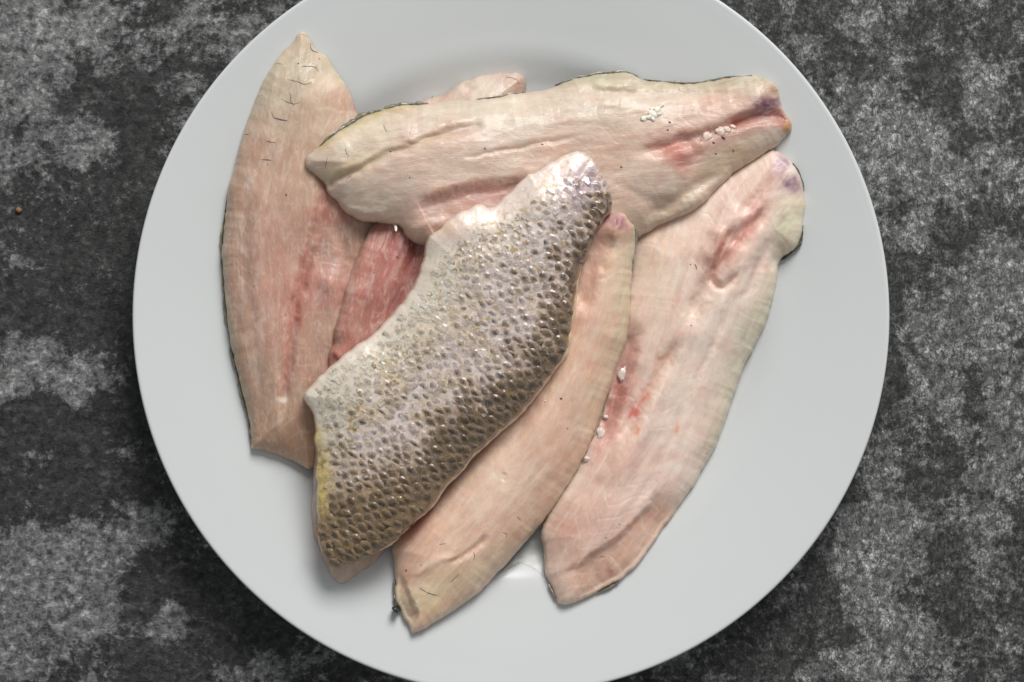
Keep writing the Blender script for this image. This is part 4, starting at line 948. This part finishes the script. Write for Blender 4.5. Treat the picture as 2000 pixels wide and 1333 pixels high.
# individual scales: a few shared shapes, each placed and tinted on its own
def scale_shape(seed):
    # x runs towards the tail; a soft pocket that feathers out into the skin, steeper on its tail side
    r = np.random.default_rng(seed); V = []; C = []; F = []
    st = (-1.15, -0.55, 0.0, 0.5, 1.0); ys = (-1.1, -0.55, 0.0, 0.55, 1.1); ph = (r.random() - 0.5) * 0.5
    for i, x in enumerate(st):
        for j, y in enumerate(ys):
            x2 = x + 0.10 * (r.random() - 0.5); y2 = y + 0.12 * (r.random() - 0.5)
            xx = x2 - 0.28; rr = (xx / (0.85 if xx > 0 else 1.2)) ** 2 + y2 * y2
            V.append((x2 - 0.25 * y2 * y2, y2 * (1 - 0.15 * x2 * x2), 1.15 * math.exp(-1.9 * rr) - 0.16 + 0.10 * (r.random() - 0.5)))
            C.append((math.exp(-((xx + 0.62 - 0.25 * y2 * y2) / 0.36) ** 2) * math.exp(-1.1 * (y2 - ph) ** 2) * (0.8 + 0.4 * r.random()) + 0.42 * math.exp(-2.6 * (xx * xx + y2 * y2)) - 0.04, math.exp(-((x2 - 0.75 + 0.3 * y2 * y2) / 0.4) ** 2) * (1 - 0.4 * y2 * y2), 0))
    n = len(ys)
    for i in range(len(st) - 1):
        for j in range(n - 1):
            q = i * n + j; F += [(q, q + n, q + n + 1), (q, q + n + 1, q + 1)] if (i + j) % 2 else [(q, q + n, q + 1), (q + 1, q + n, q + n + 1)]
    return np.array(V), np.array(F), np.clip(np.array(C), 0, 1)
shapes = [scale_shape(s) for s in range(8)]
smesh = [tri_mesh('scale', v, f, M_SCALE, c) for v, f, c in shapes]
vis = smooth(0.02, 0.32, zC + 0.09 * fbm(CPX[:, 0] / 40, CPX[:, 1] / 40, 120)) * smooth(10, 45, poly_dist(CPX, [(1130, 289), (1042, 335), (958, 400), (888, 416), (832, 462)])[0] - 30)
vis = vis * smooth(14, 34, poly_dist(CPX, [(590, 780), (604, 830), (622, 900), (618, 960), (614, 1010)])[0])
csel = np.where(vis > 0.04)[0]
colC, pgC = skin_colour(CPX, zC, aC)
eps = 3.0
def topn(P):
    z0 = SK.topz(P); zx = SK.topz(P + [eps, 0]); zy = SK.topz(P + [0, eps])
    n = np.stack([-(zx - z0) / (eps * SK.f), (zy - z0) / (eps * SK.f), np.ones(len(P))], 1); return z0, n / np.linalg.norm(n, axis=1)[:, None]
_r = SK.rel; SK.rel = lambda P, d: _rel0(SK, P, d) + 0.0006 * np.clip(d / 2, 0, 1)
zS, nS = topn(CPX)
SK.rel = _r
size = (0.85 + 0.15 * vis) * (1.0 + 0.12 * fbm(CPX[:, 0] / 30, CPX[:, 1] / 30, 130)) * np.where(dC < 12, 0.75, 1.0)
rank = csel[np.argsort(-size[csel])]
SW = SK.w2(CPX); jV = []; jF = []; jC = []; jP = []; off = 0
for q, i in enumerate(rank):
    tilt = AXA + math.pi + 0.40 * (random.random() - 0.5)
    xa = Vector((math.cos(tilt), -math.sin(tilt), 0)); nz = Vector(nS[i]) + Vector((random.gauss(0, .08), random.gauss(0, .08), 0)); nz.normalize()
    xa = (xa - nz * xa.dot(nz)).normalized(); ya = nz.cross(xa)
    sx = 8.4 * size[i] * (0.78 + 0.22 * float(np.clip(pgC[i] * 1.6, 0, 1))) * SK.f * (0.75 + .5 * random.random()); sy = 11.8 * size[i] * (0.80 + 0.20 * float(np.clip(pgC[i] * 1.6, 0, 1))) * SK.f * (0.8 + .4 * random.random()); sz = (0.00042 + 0.00043 * float(np.clip(pgC[i] * 1.3, 0, 1))) * (0.6 + 0.8 * random.random()) * (0.4 + 0.6 * vis[i])
    Mx = Matrix(((xa.x * sx, ya.x * sy, nz.x * sz), (xa.y * sx, ya.y * sy, nz.y * sz), (xa.z * sx, ya.z * sy, nz.z * sz))).to_4x4()
    Mx.translation = Vector((SW[i, 0], SW[i, 1], zS[i] + 0.0001)) - SK.loc
    c = colC[i] * (0.95 + 0.12 * random.random())
    pg = float(np.clip(0.08 + 0.20 * smooth(0.12, 0.4, zC[i]) + 1.15 * pgC[i] + random.gauss(0, .22), 0, 1)) * float(smooth(0.2, 0.95, vis[i]))
    L = np.clip(lin(np.clip(c, 0, 255)) * 1.15, 0.01, 0.92)
    if q < 300:
        o = link('scale', smesh[q % 8], rf); o.matrix_local = Mx; o.color = (*[float(x) for x in L], pg)
    else:
        v, f, cl = shapes[q % 8]; R = np.array(Mx)
        jV.append(v @ R[:3, :3].T + R[:3, 3]); jF.append(f + off); off += len(v)
        jC.append(np.tile(L, (len(v), 1))); jP.append(np.column_stack([np.clip(cl[:, 0] * pg * 2, 0, 1), cl[:, 1], cl[:, 0] * 0]))
if jV:
    o = link('scale_cover', tri_mesh('scale_cover', np.vstack(jV), np.vstack(jF), M_SCALEJ, np.vstack(jC), np.vstack(jP)), rf); o['kind'] = 'stuff'

# ============================================================= small things on the table
x, y = wpt(37, 411)
o = blob('crumb', (x, y, 0.0006), (6 * S, 5 * S, 0.0009), M_CRUMB, None, 4, 2, 0.6)
tag(o, 'tiny orange crumb on the dark tabletop left of the plate', 'crumb')

def puddle(outline, label):
    o = catmull(outline, 5, True); c = o.mean(0); V = []; n = len(o)
    for t, h in ((1.0, 0.00002), (0.985, 0.00022), (0.95, 0.00036), (0.8, 0.0005), (0.4, 0.0006), (0.02, 0.0006)):
        q = c + (o - c) * t; f = S * (HC - 0.008) / HC; x = (q[:, 0] - CX) * f; y = -(q[:, 1] - CY) * f
        V.append(np.column_stack([x, y, plate_z(np.hypot(x - PCX, y - PCY)) + 0.0006 + h]))
    F = [(i * n + j, i * n + (j + 1) % n, (i + 1) * n + (j + 1) % n, (i + 1) * n + j) for i in range(5) for j in range(n)]
    k = NT('fish_juice'); k.b.inputs['Base Color'].default_value = (0.97, 0.95, 0.92, 1); k.b.inputs['Transmission Weight'].default_value = 1.0; k.b.inputs['IOR'].default_value = 1.33; k.b.inputs['Roughness'].default_value = 0.03
    me = tri_mesh('juice_puddle', np.vstack(V), np.array(F), k.m); o = link('juice_puddle', me); tag(o, label, 'puddle')
puddle([(975, 1120), (1010, 1080), (1060, 1030), (1080, 1060), (1078, 1125), (1068, 1130), (1040, 1108), (1008, 1100)], 'thin film of clear juice on the plate between the two fillet ends')
